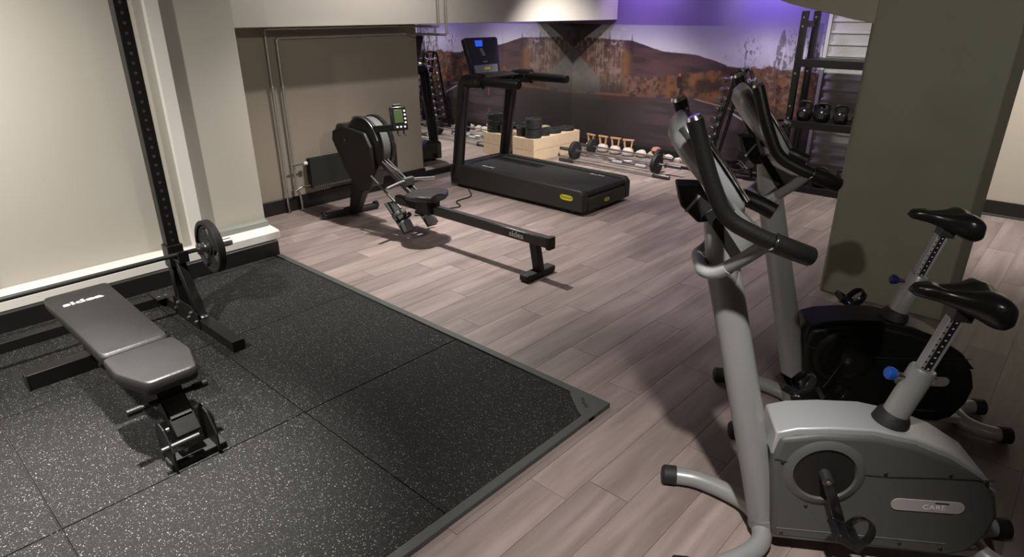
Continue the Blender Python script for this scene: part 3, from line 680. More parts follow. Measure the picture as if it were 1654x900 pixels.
# ============================================================= TREADMILL
def treadmill():
    t = thing('treadmill', 'black treadmill with blue lit console in front of the mirror', 'treadmill', (5.04, 4.2, 0))
    x0, x1 = -.41, .39; y0, y1 = -.85, .95
    F = M['treadframe']; K = M['blackgloss']
    # deck: sides, rear nose, belt
    prof = [(y0, .035), (y0, .20), (y0+.04, .245), (y1-.06, .255), (y1, .23), (y1, .03)]
    for xa, xb in ((x0, x0+.085), (x1-.085, x1)): MB().prism(prof, xa, xb, 'x').build('side_rail', F, t, bevel=.018, seg=3)
    MB().prism([(y0, .035), (y0, .155), (y0+.03, .165), (y0+.10, .17), (y0+.10, .035)], x0+.085, x1-.085, 'x').build('rear_panel', F, t, bevel=.008)
    belt = MB().prism([(y0+.035, .225)]+[(y0+.06-.042*math.sin(a), .195+.042*math.cos(a)) for a in np.linspace(.3, 2.6, 8)]+[(y1-.16, .16), (y1-.16, .238)], x0+.09, x1-.09, 'x').build('running_belt', M['beltrub'], t, ang=50)
    MB().prism([(y1-.16, .16), (y1-.16, .25), (y1-.08, .262), (y1, .235), (y1, .10)], x0+.085, x1-.085, 'x').build('motor_cover', K, t, bevel=.01)
    MB().box((x0+.03, y0+.10, .035), (x1-.03, y1-.05, .16)).build('deck_body', K, t)
    for x in (x0+.06, x1-.06):
        for y in (y0+.14, y1-.10): MB().lathe((x, y, 0), (0, 0, 1), [(.03, 0), (.03, .04)], 16).build('levelling_foot', M['rubber'], t)
    text('belt_logo', 'RUN', .055, frame((x0+.17, y1-.42, .2395), (0, -1, 0), (1, 0, 0)), M['whiteprint'], t, 1.5, .0004)
    text('belt_logo', 'RUN', .055, frame((x1-.16, y0+.30, .2385), (0, -1, 0), (1, 0, 0)), M['whiteprint'], t, 1.5, .0004)
    # yellow badges
    def badge(c, xd, yd, w, h, s_):
        mm = frame(c, xd, yd); pts = []
        for k in range(28):
            a = 2*PI*k/28; pts.append((w*math.copysign(abs(math.cos(a))**.6, math.cos(a)), h*math.copysign(abs(math.sin(a))**.8, math.sin(a))))
        mb = MB().prism(pts, 0, .002, 'z'); mb.v = [tuple(mm @ Vector(v)) for v in mb.v]; o = mb.build('badge', M['yellow'], t)
        text('badge_lettering', s_, h*.9, mm @ Matrix.Translation((0, 0, .0025)), M['darkprint'], t, 1.0 if w < .06 else .95, .0004)
    badge((x0-.0005, y0+.19, .155), (0, -1, 0), (0, 0, 1), .075, .026, 'TECHNOGYM')
    badge((-.02, y0-.0005, .095), (1, 0, 0), (0, 0, 1), .042, .018, 'RUN')
    # frame: posts, cross bar, arms
    for s_, X in ((-1, x0+.03), (1, x1-.035)):
        MB().tube(smooth_path([(X, .86, .10), (X, .72, 1.10), (X, .62, 1.125), (X, .44, 1.125)], .13, 8), .072, 22, squash=.72).build('upright', K, t)
        MB().tube([(X, .60, 1.125), (X, -.02, 1.125), (X, -.04, 1.125)], [.046, .046, .038], 18).build('hand_rail', M['foam'], t)
        MB().lathe((X, .50, 1.125), (0, 1, 0), [(.054, -.012), (.054, .012)], 20).build('rail_collar', M['dullsteel'], t)
    MB().tube([(x0+.03, .71, 1.105), (x1-.035, .71, 1.105)], .055, 20).build('cross_bar', K, t)
    MB().prism([(.56, 1.135), (.56, 1.15), (.74, 1.175), (.78, 1.16), (.78, 1.13)], x0+.12, x1-.10, 'x').build('tray', M['treadframe'], t, bevel=.006)
    MB().box((x0+.14, .555, 1.150), (x1-.12, .565, 1.156)).build('tray_edge', M['steel'], t)
    # console
    mm = frame((-.005, .80, 1.335), (1, 0, 0), (0, .22, .98))
    def P(poly, h0, h1):
        mb = MB().prism(poly, h0, h1, 'z'); mb.v = [tuple(mm @ Vector(v)) for v in mb.v]; return mb
    P([(-.20, -.19), (.20, -.19), (.245, .17), (.215, .185), (-.215, .185), (-.245, .17)], -.045, .012).build('console', K, t, bevel=.008)
    P([(-.17, -.08), (.17, -.08), (.215, .165), (-.215, .165)], .012, .016).build('console_glass', M['glassblack'], t)
    P([(-.165, -.18), (.165, -.18), (.175, -.09), (-.175, -.09)], .012, .016).build('console_keys', M['midgrey'], t)
    P([(-.105, .095), (-.005, .095), (0, .155), (-.105, .155)], .016, .018).build('screen', M['bluescreen'], t)
    P([(-.03, -.14), (.055, -.14), (.055, -.115), (-.03, -.115)], .016, .018).build('key_label', M['yellow'], t)
    text('console_lettering', 'RUN', .022, mm @ Matrix.Translation((0, -.06, .0172)), M['badge'], t, 1.4, .0004)
    dg_ = MB()
    for k in range(4): dg_.beam(mm @ Vector((-.055+k*.012, .075, .0168)), mm @ Vector((-.015+k*.010, .0, .0168)), .003, .001, up=mm.to_3x3() @ Vector((0, 0, 1)))
    dg_.build('figure_print', M['badge'], t)
treadmill()

# ============================================================= WOODEN BOX, PLATES
bx0, by0 = 6.12, 5.22
t = thing('wooden_box', 'pale plywood box holding weight plates beside the mirror', 'box', (bx0, by0, 0))
w_, d_, h_ = .94, .36, .27
for k in range(2):
    z0 = k*.137; z1 = z0+.133
    MB().box((.02, 0, z0), (w_, .018, z1)).build('front_plank', M['wood'], t, bevel=.002)
    MB().box((.02, d_-.018, z0), (w_, d_, z1)).build('rear_plank', M['wood'], t, bevel=.002)
    MB().box((0, 0, z0), (.018, d_, z1)).build('end_plank', M['wood'], t, bevel=.002)
    MB().box((w_, 0, z0), (w_+.018, d_, z1)).build('end_plank', M['wood'], t, bevel=.002)
MB().box((-.001, -.002, 0), (.02, .0, h_)).build('corner_batten', M['wood'], t)
MB().box((0, 0, h_), (w_+.018, d_, h_+.012)).build('lid', M['wood'], t, bevel=.002)
def stack(x, y, z, r, n, th, where, mk='rubber'):
    me = None
    for k in range(n):
        mb = plate_mesh(r, th*.94, (0, 0, 1)); pos = ['bottom', 'second', 'third', 'fourth', 'fifth', 'sixth', 'seventh'][k]
        if n == 1: lab = 'single %s' % where
        elif k == n-1: lab = 'top black weight plate of the %s' % where
        elif k == 0: lab = 'bottom black weight plate of the %s' % where
        else: lab = '%s black weight plate up in the %s' % (pos, where)
        if me is None:
            o = mb.build('weight_plate', M[mk], None, bevel=.003); me = o
        else:
            o = me.copy(); C.objects.link(o)
        o.location = (x+random.uniform(-.004, .004), y+random.uniform(-.004, .004), z+th*(k+.5)); o.rotation_euler = (0, 0, random.uniform(0, 2))
        tag(o, lab, 'weight plate', 'weight plates on the wooden box')
zb = h_+.012
stack(bx0+.115, by0+.10, zb-.0, .105, 6, .040, 'tall stack at the near box corner')
stack(bx0+.12, by0+.293, zb, .078, 3, .036, 'low stack at the rear left of the box')
stack(bx0+.33, by0+.12, zb, .085, 2, .034, 'short stack in the middle of the wooden box')
stack(bx0+.555, by0+.17, zb, .135, 1, .05, 'wide black weight plate left of the last one on the wooden box')
stack(bx0+.825, by0+.15, zb, .125, 1, .045, 'wide black weight plate at the right end of the wooden box')

# ============================================================= BARBELLS ON THE FLOOR
def floor_bar(p, q, r, label, plates=(), bz=None, m_='steel', plate_r=.11):
    p = Vector(p); q = Vector(q); d = (q-p).normalized(); L_ = (q-p).length; c = (p+q)/2
    t = thing('barbell', label, 'barbell', c)
    MB().tube([p-c+d*.2, q-c-d*.2], r, 12).build('bar', M[m_], t)
    for s_, e in ((1, p), (-1, q)):
        MB().lathe(e-c, d*s_, [(.020, 0), (.022, .004), (.022, .185), (.030, .19), (.030, .21), (r, .215)], 16).build('sleeve', M['dullsteel'] if m_ != 'chrome' else M['chrome'], t)
    return c, d
pr = .115
c, d = floor_bar((6.60, 5.17, pr), (6.60, 3.42, pr), .012, 'barbell loaded with two black discs, on the floor in front of the wooden box')
for yy, lab in ((4.93, 'round black disc nearest the wooden box on the loaded floor barbell'), (3.74, 'round black disc at the right end of the loaded floor barbell')):
    o = MB().lathe((0, 0, 0), (0, 1, 0), [(.024, -.032), (pr-.02, -.03), (pr-.004, -.024), (pr, -.015), (pr, .015), (pr-.004, .024), (pr-.02, .03), (.024, .032)], 36).build('weight_plate', M['rubber'])
    o.location = (6.60, yy, pr); tag(o, lab, 'weight plate', 'discs on the loaded floor barbell')
    k_ = MB().lathe((0, -.035, 0), (0, 1, 0), [(.03, 0), (.034, .004), (.034, .066), (.03, .07)], 18).build('hub', M['dullsteel'], o)
floor_bar((6.40, 5.02, .026), (6.42, 3.46, .026), .013, 'bare steel bar on the floor nearest the treadmill')
c, d = floor_bar((7.02, 5.20, .10), (7.00, 3.75, .10), .012, 'second loaded bar on the floor behind the first barbell')
o = MB().lathe((0, 0, 0), (0, 1, 0), [(.024, -.028), (.085, -.026), (.1, -.012), (.1, .012), (.085, .026), (.024, .028)], 36).build('weight_plate', M['rubber']); o.location = (7.02, 4.97, .10); tag(o, 'black disc on the second floor bar, closest to the wooden handles', 'weight plate')
o = MB().lathe((0, 0, 0), (0, 1, 0), [(.024, -.028), (.085, -.026), (.1, -.012), (.1, .012), (.085, .026), (.024, .028)], 36).build('weight_plate', M['rubber']); o.location = (7.00, 3.95, .10); tag(o, 'black disc on the second floor bar, closest to the pale stones', 'weight plate')
# curl bar with waves, short chrome bar
cu = thing('curl_bar', 'wavy steel curl bar lying between the two loaded bars', 'curl bar', (6.82, 4.45, 0))
MB().tube(smooth_path([(0, .62, .03), (0, .34, .03), (.04, .24, .03), (-.02, .12, .03), (.03, 0, .03), (-.02, -.12, .03), (.04, -.24, .03), (0, -.34, .03), (0, -.62, .03)], .04), .013, 12).build('bar', M['steel'], cu)
for s_ in (-1, 1): MB().lathe((0, s_*.62, .03), (0, -s_, 0), [(.02, 0), (.023, .004), (.023, .16), (.028, .165), (.028, .18), (.013, .185)], 16).build('sleeve', M['chrome'], cu)
hb = thing('short_bar', 'short chrome bar with thick grips lying on the floor beside the curl bar', 'short bar', (6.74, 4.20, 0))
MB().tube([(-.01, .30, .022), (.01, -.30, .022)], .014, 12).build('bar', M['chrome'], hb)
for s_ in (-1, 1): MB().tube([(0, s_*.10, .022), (0, s_*.24, .022)], .0215, 14).build('grip', M['silverlight'], hb)

# white bags with wooden handles along the mural
def bag(x, y, rot, lab):
    t = thing('handled_bag', lab, 'bag', (x, y, 0), rot, 'white bags with wooden handles under the mural')
    rings = []
    for z, rx, ry in ((.0, .05, .06), (.02, .075, .085), (.06, .08, .085), (.09, .06, .065), (.11, .035, .055)):
        rings.append([Vector((rx*math.cos(a)*(1+.08*math.sin(3*a+z*40)), ry*math.sin(a)*(1+.08*math.cos(4*a+z*30)), z)) for a in np.linspace(0, 2*PI, 19)[:-1]])
    MB().loft(rings).build('sack', M['cloth'], t, sub=1, ang=180)
    for s_ in (-1, 1): MB().beam((0, s_*.042, .10), (0, s_*.055, .20), .020, .022, up=(1, 0, 0)).build('handle_side', M['woodhandle'], t, bevel=.003)
    MB().beam((0, -.078, .208), (0, .078, .208), .030, .022).build('handle_top', M['woodhandle'], t, bevel=.004)
L4 = ['leftmost white bag with a wooden handle, next to the wooden box', 'second white wooden-handled bag from the wooden box', 'third white wooden-handled bag from the wooden box', 'rightmost white wooden-handled bag, next to the pale stones']
for k, (x, y) in enumerate(((7.22, 5.13), (7.22, 4.93), (7.22, 4.73), (7.22, 4.53))): bag(x, y, .15*(k-1.5), L4[k])
def stone(x, y, r, lab, m_='stone', z=0, seed=1):
    rg = random.Random(seed); bm = bmesh.new(); bmesh.ops.create_icosphere(bm, subdivisions=3, radius=1)
    ph = [rg.uniform(0, 6) for _ in range(6)]
    for v in bm.verts:
        p = v.co; k = 1+.12*math.sin(3*p.x+ph[0])+.10*math.sin(4*p.y+ph[1])+.08*math.sin(5*p.z+ph[2]); v.co = Vector((p.x*r*1.15*k, p.y*r*1.25*k, max(p.z*r*.85*k, -r*.7)+r*.7))
    me = bpy.data.meshes.new('stone'); bm.to_mesh(me); bm.free(); me.polygons.foreach_set('use_smooth', [True]*len(me.polygons)); me.materials.append(M[m_])
    o = bpy.data.objects.new('stone', me); C.objects.link(o); o.location = (x, y, z); o.rotation_euler = (0, 0, rg.uniform(0, 3)); tag(o, lab, 'stone', 'stones along the foot of the mural')
st = [(7.27, 4.36, .058, 'flat pale stone right beside the last wooden-handled bag', 'cloth', 0), (7.33, 4.24, .05, 'pale stone just left of the pinkish stone, under the mural', 'stone', 0),
      (7.30, 4.10, .055, 'pale stone right below the pinkish one', 'cloth', 0), (7.32, 4.17, .045, 'pinkish red stone resting on top of the pale ones', 'stonepink', .085),
      (7.28, 3.96, .052, 'round white stone between pinkish stone and black disc', 'cloth', 0), (7.30, 3.73, .060, 'large brown speckled stone behind the barbell disc', 'stone', 0),
      (7.20, 3.56, .056, 'large pale stone just left of the handlebars of the near bike', 'stone', 0), (7.36, 3.40, .05, 'brownish stone partly hidden behind the near bike console', 'stone', 0),
      (7.35, 3.86, .035, 'small pale stone behind the white one under the mural', 'cloth', 0)]
for k, s_ in enumerate(st): stone(s_[0], s_[1], s_[2], s_[3], s_[4], s_[5], k+3)

# ============================================================= DUMBBELL RACK
t = thing('dumbbell_rack', 'narrow black A-shaped dumbbell rack in front of the mural', 'dumbbell rack', (7.12, 3.05, 0))
for X in (-.10, .10):
    MB().tube(smooth_path([(X, .27, .03), (X, .05, 1.10), (X, .02, 1.17), (X, -.02, 1.17), (X, -.05, 1.10), (X, -.27, .03)], .035), .019, 14).build('side_frame', M['blackgloss'], t)
    MB().beam((X, .27, .02), (X, -.27, .02), .03, .03).build('base_bar', M['black'], t, bevel=.003)
    MB().beam((X, .62 if X < 0 else .30, .015), (X, -.62 if X < 0 else -.30, .015), .04, .03).build('foot_bar', M['black'], t, bevel=.003)
MB().tube([(-.10, 0, 1.172), (.10, 0, 1.172)], .012).build('top_bar', M['blackgloss'], t)
n_l = 9
def dumb(x, y, z, r, lab, side):
    t = thing('dumbbell', lab, 'dumbbell', (x, y, z), 0, 'chrome dumbbells on the A-shaped rack')
    MB().tube([(-.06, 0, 0), (.06, 0, 0)], .012, 10).build('handle', M['chrome'], t)
    for s_ in (-1, 1): MB().lathe((s_*.06, 0, 0), (s_, 0, 0), [(r*.7, -.005), (r, .006), (r, .038), (r*.75, .05)], 18).build('head', M['chrome'] if r < .034 else M['dullsteel'], t)
ordn = ['lowest', 'second lowest', 'third lowest', 'fourth lowest', 'fifth from the bottom', 'fourth from the top', 'third from the top', 'second from the top', 'topmost']
for side in (1, -1):
    for k in range(n_l):
        z = .20 + k*.108; f_ = (1.1-z)/1.07; y = side*(.05+.22*f_+.045+.004*k)
        r = .047-.0022*k
        dumb(7.12-.10+.0, 3.05+y, z, r, '%s chrome dumbbell on the %s side of the A-shaped rack' % (ordn[k], 'left, mirror' if side > 0 else 'right, shelf'), side)
        MB().beam((-.10, y-side*.055, z-r*.2), (-.10, y-side*.01, z-.018), .05, .006).build('cradle', M['black'], t)

# ============================================================= STORAGE RACK
t = thing('storage_rack', 'tall black steel shelving rack in front of the white shutter', 'shelving rack', (6.9, 1.2, 0))
for X in (0, .34):
    for Y in (1.22, 0):
        MB().box((X-.03, Y-.028, 0), (X+.03, Y+.028, 1.76)).build('upright', M['black'], t, bevel=.003)
        for k in (.74, .86, 1.18, 1.62, 1.70, .30): MB().lathe((X-.031, Y, k), (-1, 0, 0), [(.011, 0), (.009, .003)], 10).build('bolt', M['steel'], t)
for z in (1.30, .705, .05):
    mb = MB().box((-.02, .03, z), (.36, 1.19, z+.012)).build('shelf_board', M['black'], t, bevel=.002)
    MB().box((-.04, .03, z-.055), (-.02, 1.19, z+.018)).build('shelf_lip', M['black'], t, bevel=.002)
    MB().box((.355, .03, z-.045), (.37, 1.19, z+.015)).build('shelf_lip', M['black'], t, bevel=.002)
for z in (1.64, .35): MB().box((0, 1.215, z-.03), (.34, 1.225, z+.03)).build('side_brace', M['darkgrey'], t, bevel=.002)
def kettle(x, y, z, r, lab, rot=0):
    t = thing('kettlebell', lab, 'kettlebell', (x, y, z), rot, 'black kettlebells on the shelving rack')
    MB().lathe((0, 0, 0), (0, 0, 1), [(r*.55, 0), (r*.8, .012), (r, r*.75), (r*.92, r*1.2), (r*.6, r*1.6), (.02, r*1.75)], 26).build('bell', M['blackgloss'], t)
    MB().tube(smooth_path([(0, -r*.62, r*1.2), (0, -r*.8, r*2.35), (0, r*.8, r*2.35), (0, r*.62, r*1.2)], r*.55), .0145, 12).build('handle', M['black'], t)
    MB().lathe((-r*.93, 0, r*.85), (-1, 0, -.05), [(r*.36, 0), (r*.34, .008)], 18).build('weight_mark', M['dullsteel'], t)
KL = ['first black kettlebell from the left on the middle shelf', 'second black kettlebell from the left on the middle shelf', 'third black kettlebell from the left on the middle shelf', 'fourth black kettlebell on the middle shelf, beside the column']
for k in range(4): kettle(6.98, 2.30-.175*k, .717, .080-.003*k, KL[k], .2*k)
kettle(7.16, 2.22, .717, .06, 'black kettlebell at the back of the middle shelf', .5)
kettle(6.98, 2.25, .062, .085, 'large black kettlebell at the left of the bottom shelf', .3)
kettle(6.98, 2.03, .062, .085, 'large black kettlebell in the middle of the bottom shelf', -.2)
kettle(6.98, 1.81, .062, .085, 'large black kettlebell at the right of the bottom shelf', .1)

# ============================================================= WHITE SHUTTER
t = thing('roller_shutter', 'white perforated roller shutter behind the black shelving rack', 'shutter', (XM-.03, 1.1, .0))
def perforated():
    m = bpy.data.materials.new('perforated_white_metal'); m.use_nodes = True; nt = m.node_tree; L = nt.links; N = nt.nodes.new; b = nt.nodes['Principled BSDF']
    tc = N('ShaderNodeTexCoord'); sp = N('ShaderNodeSeparateXYZ'); L.new(tc.outputs['Object'], sp.inputs[0])
    a = N('ShaderNodeMath'); a.operation = 'MULTIPLY'; a.inputs[1].default_value = 330; L.new(sp.outputs[1], a.inputs[0]); s1 = N('ShaderNodeMath'); s1.operation = 'SINE'; L.new(a.outputs[0], s1.inputs[0])
    c_ = N('ShaderNodeMath'); c_.operation = 'MULTIPLY'; c_.inputs[1].default_value = 300; L.new(sp.outputs[2], c_.inputs[0]); s2 = N('ShaderNodeMath'); s2.operation = 'SINE'; L.new(c_.outputs[0], s2.inputs[0])
    mu = N('ShaderNodeMath'); mu.operation = 'MULTIPLY'; L.new(s1.outputs[0], mu.inputs[0]); L.new(s2.outputs[0], mu.inputs[1])
    r_ = N('ShaderNodeMapRange'); r_.inputs['From Min'].default_value = -.2; r_.inputs['From Max'].default_value = .6; L.new(mu.outputs[0], r_.inputs[0])
    mx = N('ShaderNodeMix'); mx.data_type = 'RGBA'; mx.inputs[6].default_value = (.62, .62, .60, 1); mx.inputs[7].default_value = (.30, .30, .30, 1); L.new(r_.outputs[0], mx.inputs[0]); L.new(mx.outputs[2], b.inputs['Base Color']); b.inputs['Roughness'].default_value = .5
    return m
M['perf'] = perforated()
for k in range(16):
    z = .12 + k*.112
    MB().box((0, .02, z), (.012, 1.22, z+.078)).build('slat', M['perf'], t)
    MB().box((-.012, .02, z+.078), (.012, 1.22, z+.110)).build('slat_rib', M['shutter'], t, bevel=.004)
MB().box((-.03, 1.22, 0), (.03, 1.258, 2.2)).build('side_post', M['shutter'], t, bevel=.003)
MB().box((-.03, -.02, 0), (.03, .02, 2.2)).build('side_post', M['shutter'], t, bevel=.003)
MB().box((-.012, .02, .0), (.012, 1.22, .12)).build('bottom_rail', M['shutter'], t)
MB().box((-.03, .02, 1.92), (.03, 1.22, 2.2)).build('top_box', M['shutter'], t, bevel=.004)

# ============================================================= EXERCISE BIKES
def bike(O, label, crank_ang, badge_s, knob='blue', shell='darkgrey', cover='silverlight', ring='ringgrey'):
    t = thing('exercise_bike', label, 'exercise bike', (O[0], O[1], 0), R(-56), 'upright exercise bikes')
    S = M['silver']; SL = M['silverlight']; K = M['rubber']
    V = lambda s, w, z: Vector((s, -w, z))
    # front stabiliser: C-shaped tube with open ends forward
    MB().tube(smooth_path([V(-.27, .235, .04), V(-.17, .225, .04), V(-.0, .11, .045), V(.02, 0, .05), V(-.0, -.11, .045), V(-.17, -.225, .04), V(-.27, -.235, .04)], .12, 8), .034, 20).build('front_stabiliser', S, t)
    for w in (-1, 1): MB().tube([V(-.262, w*.235, .04), V(-.31, w*.236, .04), V(-.318, w*.236, .04)], [.038, .038, .030], 20).build('end_cap', K, t)
    # rear stabiliser
    MB().tube(smooth_path([V(.86, .11, .04), V(.80, .10, .04), V(.74, .05, .045), V(.73, 0, .05), V(.74, -.05, .045), V(.80, -.10, .04), V(.86, -.11, .04)], .08, 8), .032, 20).build('rear_stabiliser', SL, t)
    for w in (-1, 1): MB().tube([V(.85, w*.11, .04), V(.895, w*.11, .04)], .037, 20).build('end_cap', K, t)
    MB().beam(V(.02, 0, .055), V(.74, 0, .055), .10, .035).build('base_beam', SL, t, bevel=.006)
    # main post, clamp at its foot
    MB().tube([V(.03, 0, .045), V(-.02, 0, .25), V(-.12, 0, .62), V(-.23, 0, 1.02), V(-.245, 0, 1.07)], [.042, .043, .042, .041, .043], 24, squash=1.25).build('main_post', S, t)
    MB().tube([V(.028, 0, .06), V(.018, 0, .095)], [.058, .048], 24).build('post_clamp', M['midgrey'], t)
    # shroud
    prof = [(.035, .075), (-.012, .41), (.0, .485), (.12, .512), (.28, .520), (.41, .497), (.52, .457), (.63, .39), (.685, .325), (.71, .25), (.698, .165), (.655, .09), (.60, .065)]
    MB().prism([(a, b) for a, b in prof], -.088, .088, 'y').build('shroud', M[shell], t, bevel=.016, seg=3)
    tp = [(-.018, .412), (-.012, .50), (.05, .522), (.15, .535), (.28, .540), (.41, .518), (.52, .477), (.63, .408), (.695, .335), (.675, .335), (.62, .375), (.52, .425), (.44, .462), (.41, .492), (.28, .509), (.15, .505), (.05, .492), (.02, .478), (.005, .412)]
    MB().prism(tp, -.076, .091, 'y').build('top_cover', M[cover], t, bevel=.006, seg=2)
    pts = [(-.005, .405), (.06, .392)]; pts2 = [(.26, .372), (.35, .372), (.50, .385), (.66, .392)]
    for pp in (pts, pts2):
        MB().tube([V(a[0], .0888, a[1]) for a in pp], .0018, 6).build('seam', M['darkprint'], t)
    for s_, z in ((.34, .385), (.53, .40), (.64, .385), (.12, .225), (.06, .10), (.44, .105), (.57, .10), (.02, .395)):
        MB().lathe(V(s_, .089, z), (0, -1, 0), [(.0065, 0), (.005, .003)], 10).build('screw', M['darkprint'], t)
    MB().beam(V(.04, .0888, .118), V(.58, .0888, .122), .002, .003).build('lower_ridge', M['midgrey'], t)
    # badge
    bp = [(-.112+.024*0, 0)]; bpts = []
    for k in range(13): a = PI/2+PI*k/12; bpts.append((-.088+.023*math.cos(a), .023*math.sin(a)))
    for k in range(13): a = -PI/2+PI*k/12; bpts.append((.088+.023*math.cos(a), .023*math.sin(a)))
    mm = frame(V(.49, .0885, .272), (1, 0, .03), (0, 0, 1))
    mb = MB().prism(bpts, 0, .003, 'z'); mb.v = [tuple(mm @ Vector(v)) for v in mb.v]; mb.build('badge', M['badge'], t)
    text('badge_lettering', badge_s, .026, mm @ Matrix.Translation((.02, -.004, .0035)), M['whiteprint'], t, 1.1, .0004)
    mb = MB().box((.02, .012, .003), (.062, .017, .0036)); mb.v = [tuple(mm @ Vector(v)) for v in mb.v]; mb.build('badge_print', M['darkprint'], t)
    # crank well and cranks
    cc = (.155, .365)
    for sg in (1, -1):
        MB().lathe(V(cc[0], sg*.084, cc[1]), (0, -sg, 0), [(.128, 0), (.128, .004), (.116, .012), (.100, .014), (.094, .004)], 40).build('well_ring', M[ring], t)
        MB().lathe(V(cc[0], sg*.088, cc[1]), (0, -sg, 0), [(.094, -.01), (.094, .003)], 36).build('crank_disc', M['darkprint'], t)
        MB().lathe(V(cc[0], sg*.088, cc[1]), (0, -sg, 0), [(.020, 0), (.018, .045), (.010, .048)], 18).build('crank_hub', M['dullsteel'], t)
        MB().lathe(V(cc[0], sg*.134, cc[1]), (0, -sg, 0), [(.008, 0), (.006, .006)], 8).build('crank_nut', M['copper'], t)
        dx, dz = math.cos(crank_ang)*sg, math.sin(crank_ang)*sg
        e = (cc[0]+dx*.165, cc[1]+dz*.165)
        MB().beam(V(cc[0], sg*.118, cc[1]), V(e[0], sg*.132, e[1]), .016, .034).build('crank_arm', M['blackgloss'], t, bevel=.004)
        # pedal with strap
        pd = MB(); pc = V(e[0], sg*.19, e[1]); ph = math.radians(-28)
        ax_ = Vector((math.cos(ph), 0, math.sin(ph))); nz_ = Vector((-math.sin(ph), 0, math.cos(ph))); yy = Vector((0, -sg, 0))
        pd.beam(pc-ax_*.045+yy*(-.038), pc+ax_*.045+yy*(-.038), .014, .028, up=nz_); pd.beam(pc-ax_*.045+yy*.038, pc+ax_*.045+yy*.038, .014, .028, up=nz_)
        for q in (-.04, 0, .04): pd.beam(pc+ax_*q-yy*.04, pc+ax_*q+yy*.04, .012, .024, up=nz_)
        pd.build('pedal', M['blackgloss'], t, bevel=.003)
        MB().tube([V(e[0], sg*.13, e[1]), V(e[0], sg*.16, e[1])], .008).build('pedal_axle', M['chrome'], t)
        MB().tube(smooth_path([pc+ax_*.02-yy*.045, pc+ax_*.03-yy*.048+nz_*.055, pc+ax_*.04+nz_*.085, pc+ax_*.03+yy*.048+nz_*.055, pc+ax_*.02+yy*.045], .03), .004, 8, squash=4).build('pedal_strap', M['blackgloss'], t)
    # seat post
    d_ = Vector((.16, 0, .60)).normalized()
    base_ = V(.345, 0, .49); top_ = base_ + Vector((.065, 0, .235))
    MB().tube([base_-Vector((-.004, 0, -.015)), base_+Vector((.016, 0, .060)), base_+Vector((.020, 0, .075))], [.060, .053, .043], 24).build('rubber_boot', K, t)
    MB().tube([base_, top_, top_+(top_-base_).normalized()*.008], [.040, .040, .036], 26).build('post_sleeve', S, t)
    a2 = top_ - (top_-base_).normalized()*.02; b2 = V(.468, 0, .948)
    dd = (b2-a2).normalized(); nn = Vector((-dd.z, 0, dd.x))
    MB().beam(a2, b2, .034, .044, up=nn).build('seat_post', M['silverlight'], t, bevel=.003)
    sl = MB().beam(a2+dd*.03+Vector((0, -.0172, 0)), b2-dd*.02+Vector((0, -.0172, 0)), .002, .020, up=nn).build('post_slot', M['darkprint'], t)
    for k in range(10):
        c_ = a2 + dd*(.035+k*.021) - nn*0
        MB().box((c_.x-.002-.016*1-.0, c_.y-.0186, c_.z+.002), (c_.x-.016+.003, c_.y-.017, c_.z+.007)).build('post_mark', M['darkprint'], t)
        MB().box((c_.x-.002, c_.y-.0190, c_.z-.002), (c_.x+.004, c_.y-.0180, c_.z+.002)).build('post_number', M['whiteprint'], t)
    kb = top_ - (top_-base_).normalized()*.035
    MB().tube([kb, kb+Vector((-.065, 0, .012))], .010).build('pin_shaft', M['chrome'], t)
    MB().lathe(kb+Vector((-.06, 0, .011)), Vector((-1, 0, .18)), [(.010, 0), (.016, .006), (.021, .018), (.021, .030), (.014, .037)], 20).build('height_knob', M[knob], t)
    # saddle
    rings = []; nS = 16
    for i in range(nS+1):
        u = i/nS; s_ = .310+.275*u
        half = np.interp(u, [0, .04, .12, .35, .55, .75, .92, 1], [.008, .020, .028, .036, .062, .104, .104, .055])
        topz = np.interp(u, [0, .06, .2, .4, .6, .78, .92, 1], [1.000, 1.018, 1.022, 1.012, 1.012, 1.018, 1.005, .965])
        botz = np.interp(u, [0, .06, .3, .6, .85, 1], [.992, .980, .965, .935, .900, .915])
        ring = []
        for k in range(28):
            a = 2*PI*k/28; ca, sa = math.cos(a), math.sin(a)
            w = half*math.copysign(abs(ca)**.75, ca); q = math.copysign(abs(sa)**.75, sa)
            mid = (topz+botz)/2 - (.0); hh = (topz-botz)/2
            z = mid + hh*q
            if q > 0: z += .010*(abs(w)/.1)**2 - .012*math.exp(-(w/.018)**2)*(1 if u > .25 else .2)
            ring.append(V(s_, w, z))
        rings.append(ring)
    MB().loft(rings).build('saddle', M['saddle'], t, ang=70)
    MB().beam(V(.44, 0, .935), V(.50, 0, .925), .05, .045).build('saddle_clamp', M['dullsteel'], t, bevel=.005)
    # neck
    def ell(c, hx, hy, tilt=0, n=24, e=.8):
        out = []
        for k in range(n):
            a = 2*PI*k/n; x = hx*math.copysign(abs(math.cos(a))**e, math.cos(a)); y = hy*math.copysign(abs(math.sin(a))**e, math.sin(a))
            out.append(Vector((c[0]+x*math.cos(tilt), y, c[2]+x*math.sin(tilt))))
        return out
    MB().loft([ell(V(-.228, 0, 1.00), .041, .047), ell(V(-.24, 0, 1.07), .050, .052), ell(V(-.225, 0, 1.15), .088, .060, -.35), ell(V(-.215, 0, 1.215), .115, .066, -.6), ell(V(-.24, 0, 1.26), .105, .070, -.8)]).build('neck', S, t)
    MB().beam(V(-.31, .062, 1.235), V(-.20, .055, 1.085), .012, .030).build('neck_stripe', M['darkprint'], t, bevel=.003)
    # console: long sloping head from tip to bottom
    A = Vector((-.412, 0, 1.495)); Bm = Vector((-.215, 0, 1.215)); ad = (Bm-A).normalized(); nf = Vector((ad.z, 0, -ad.x)); nf = -nf if nf.x < 0 else nf   # nf points to the rider
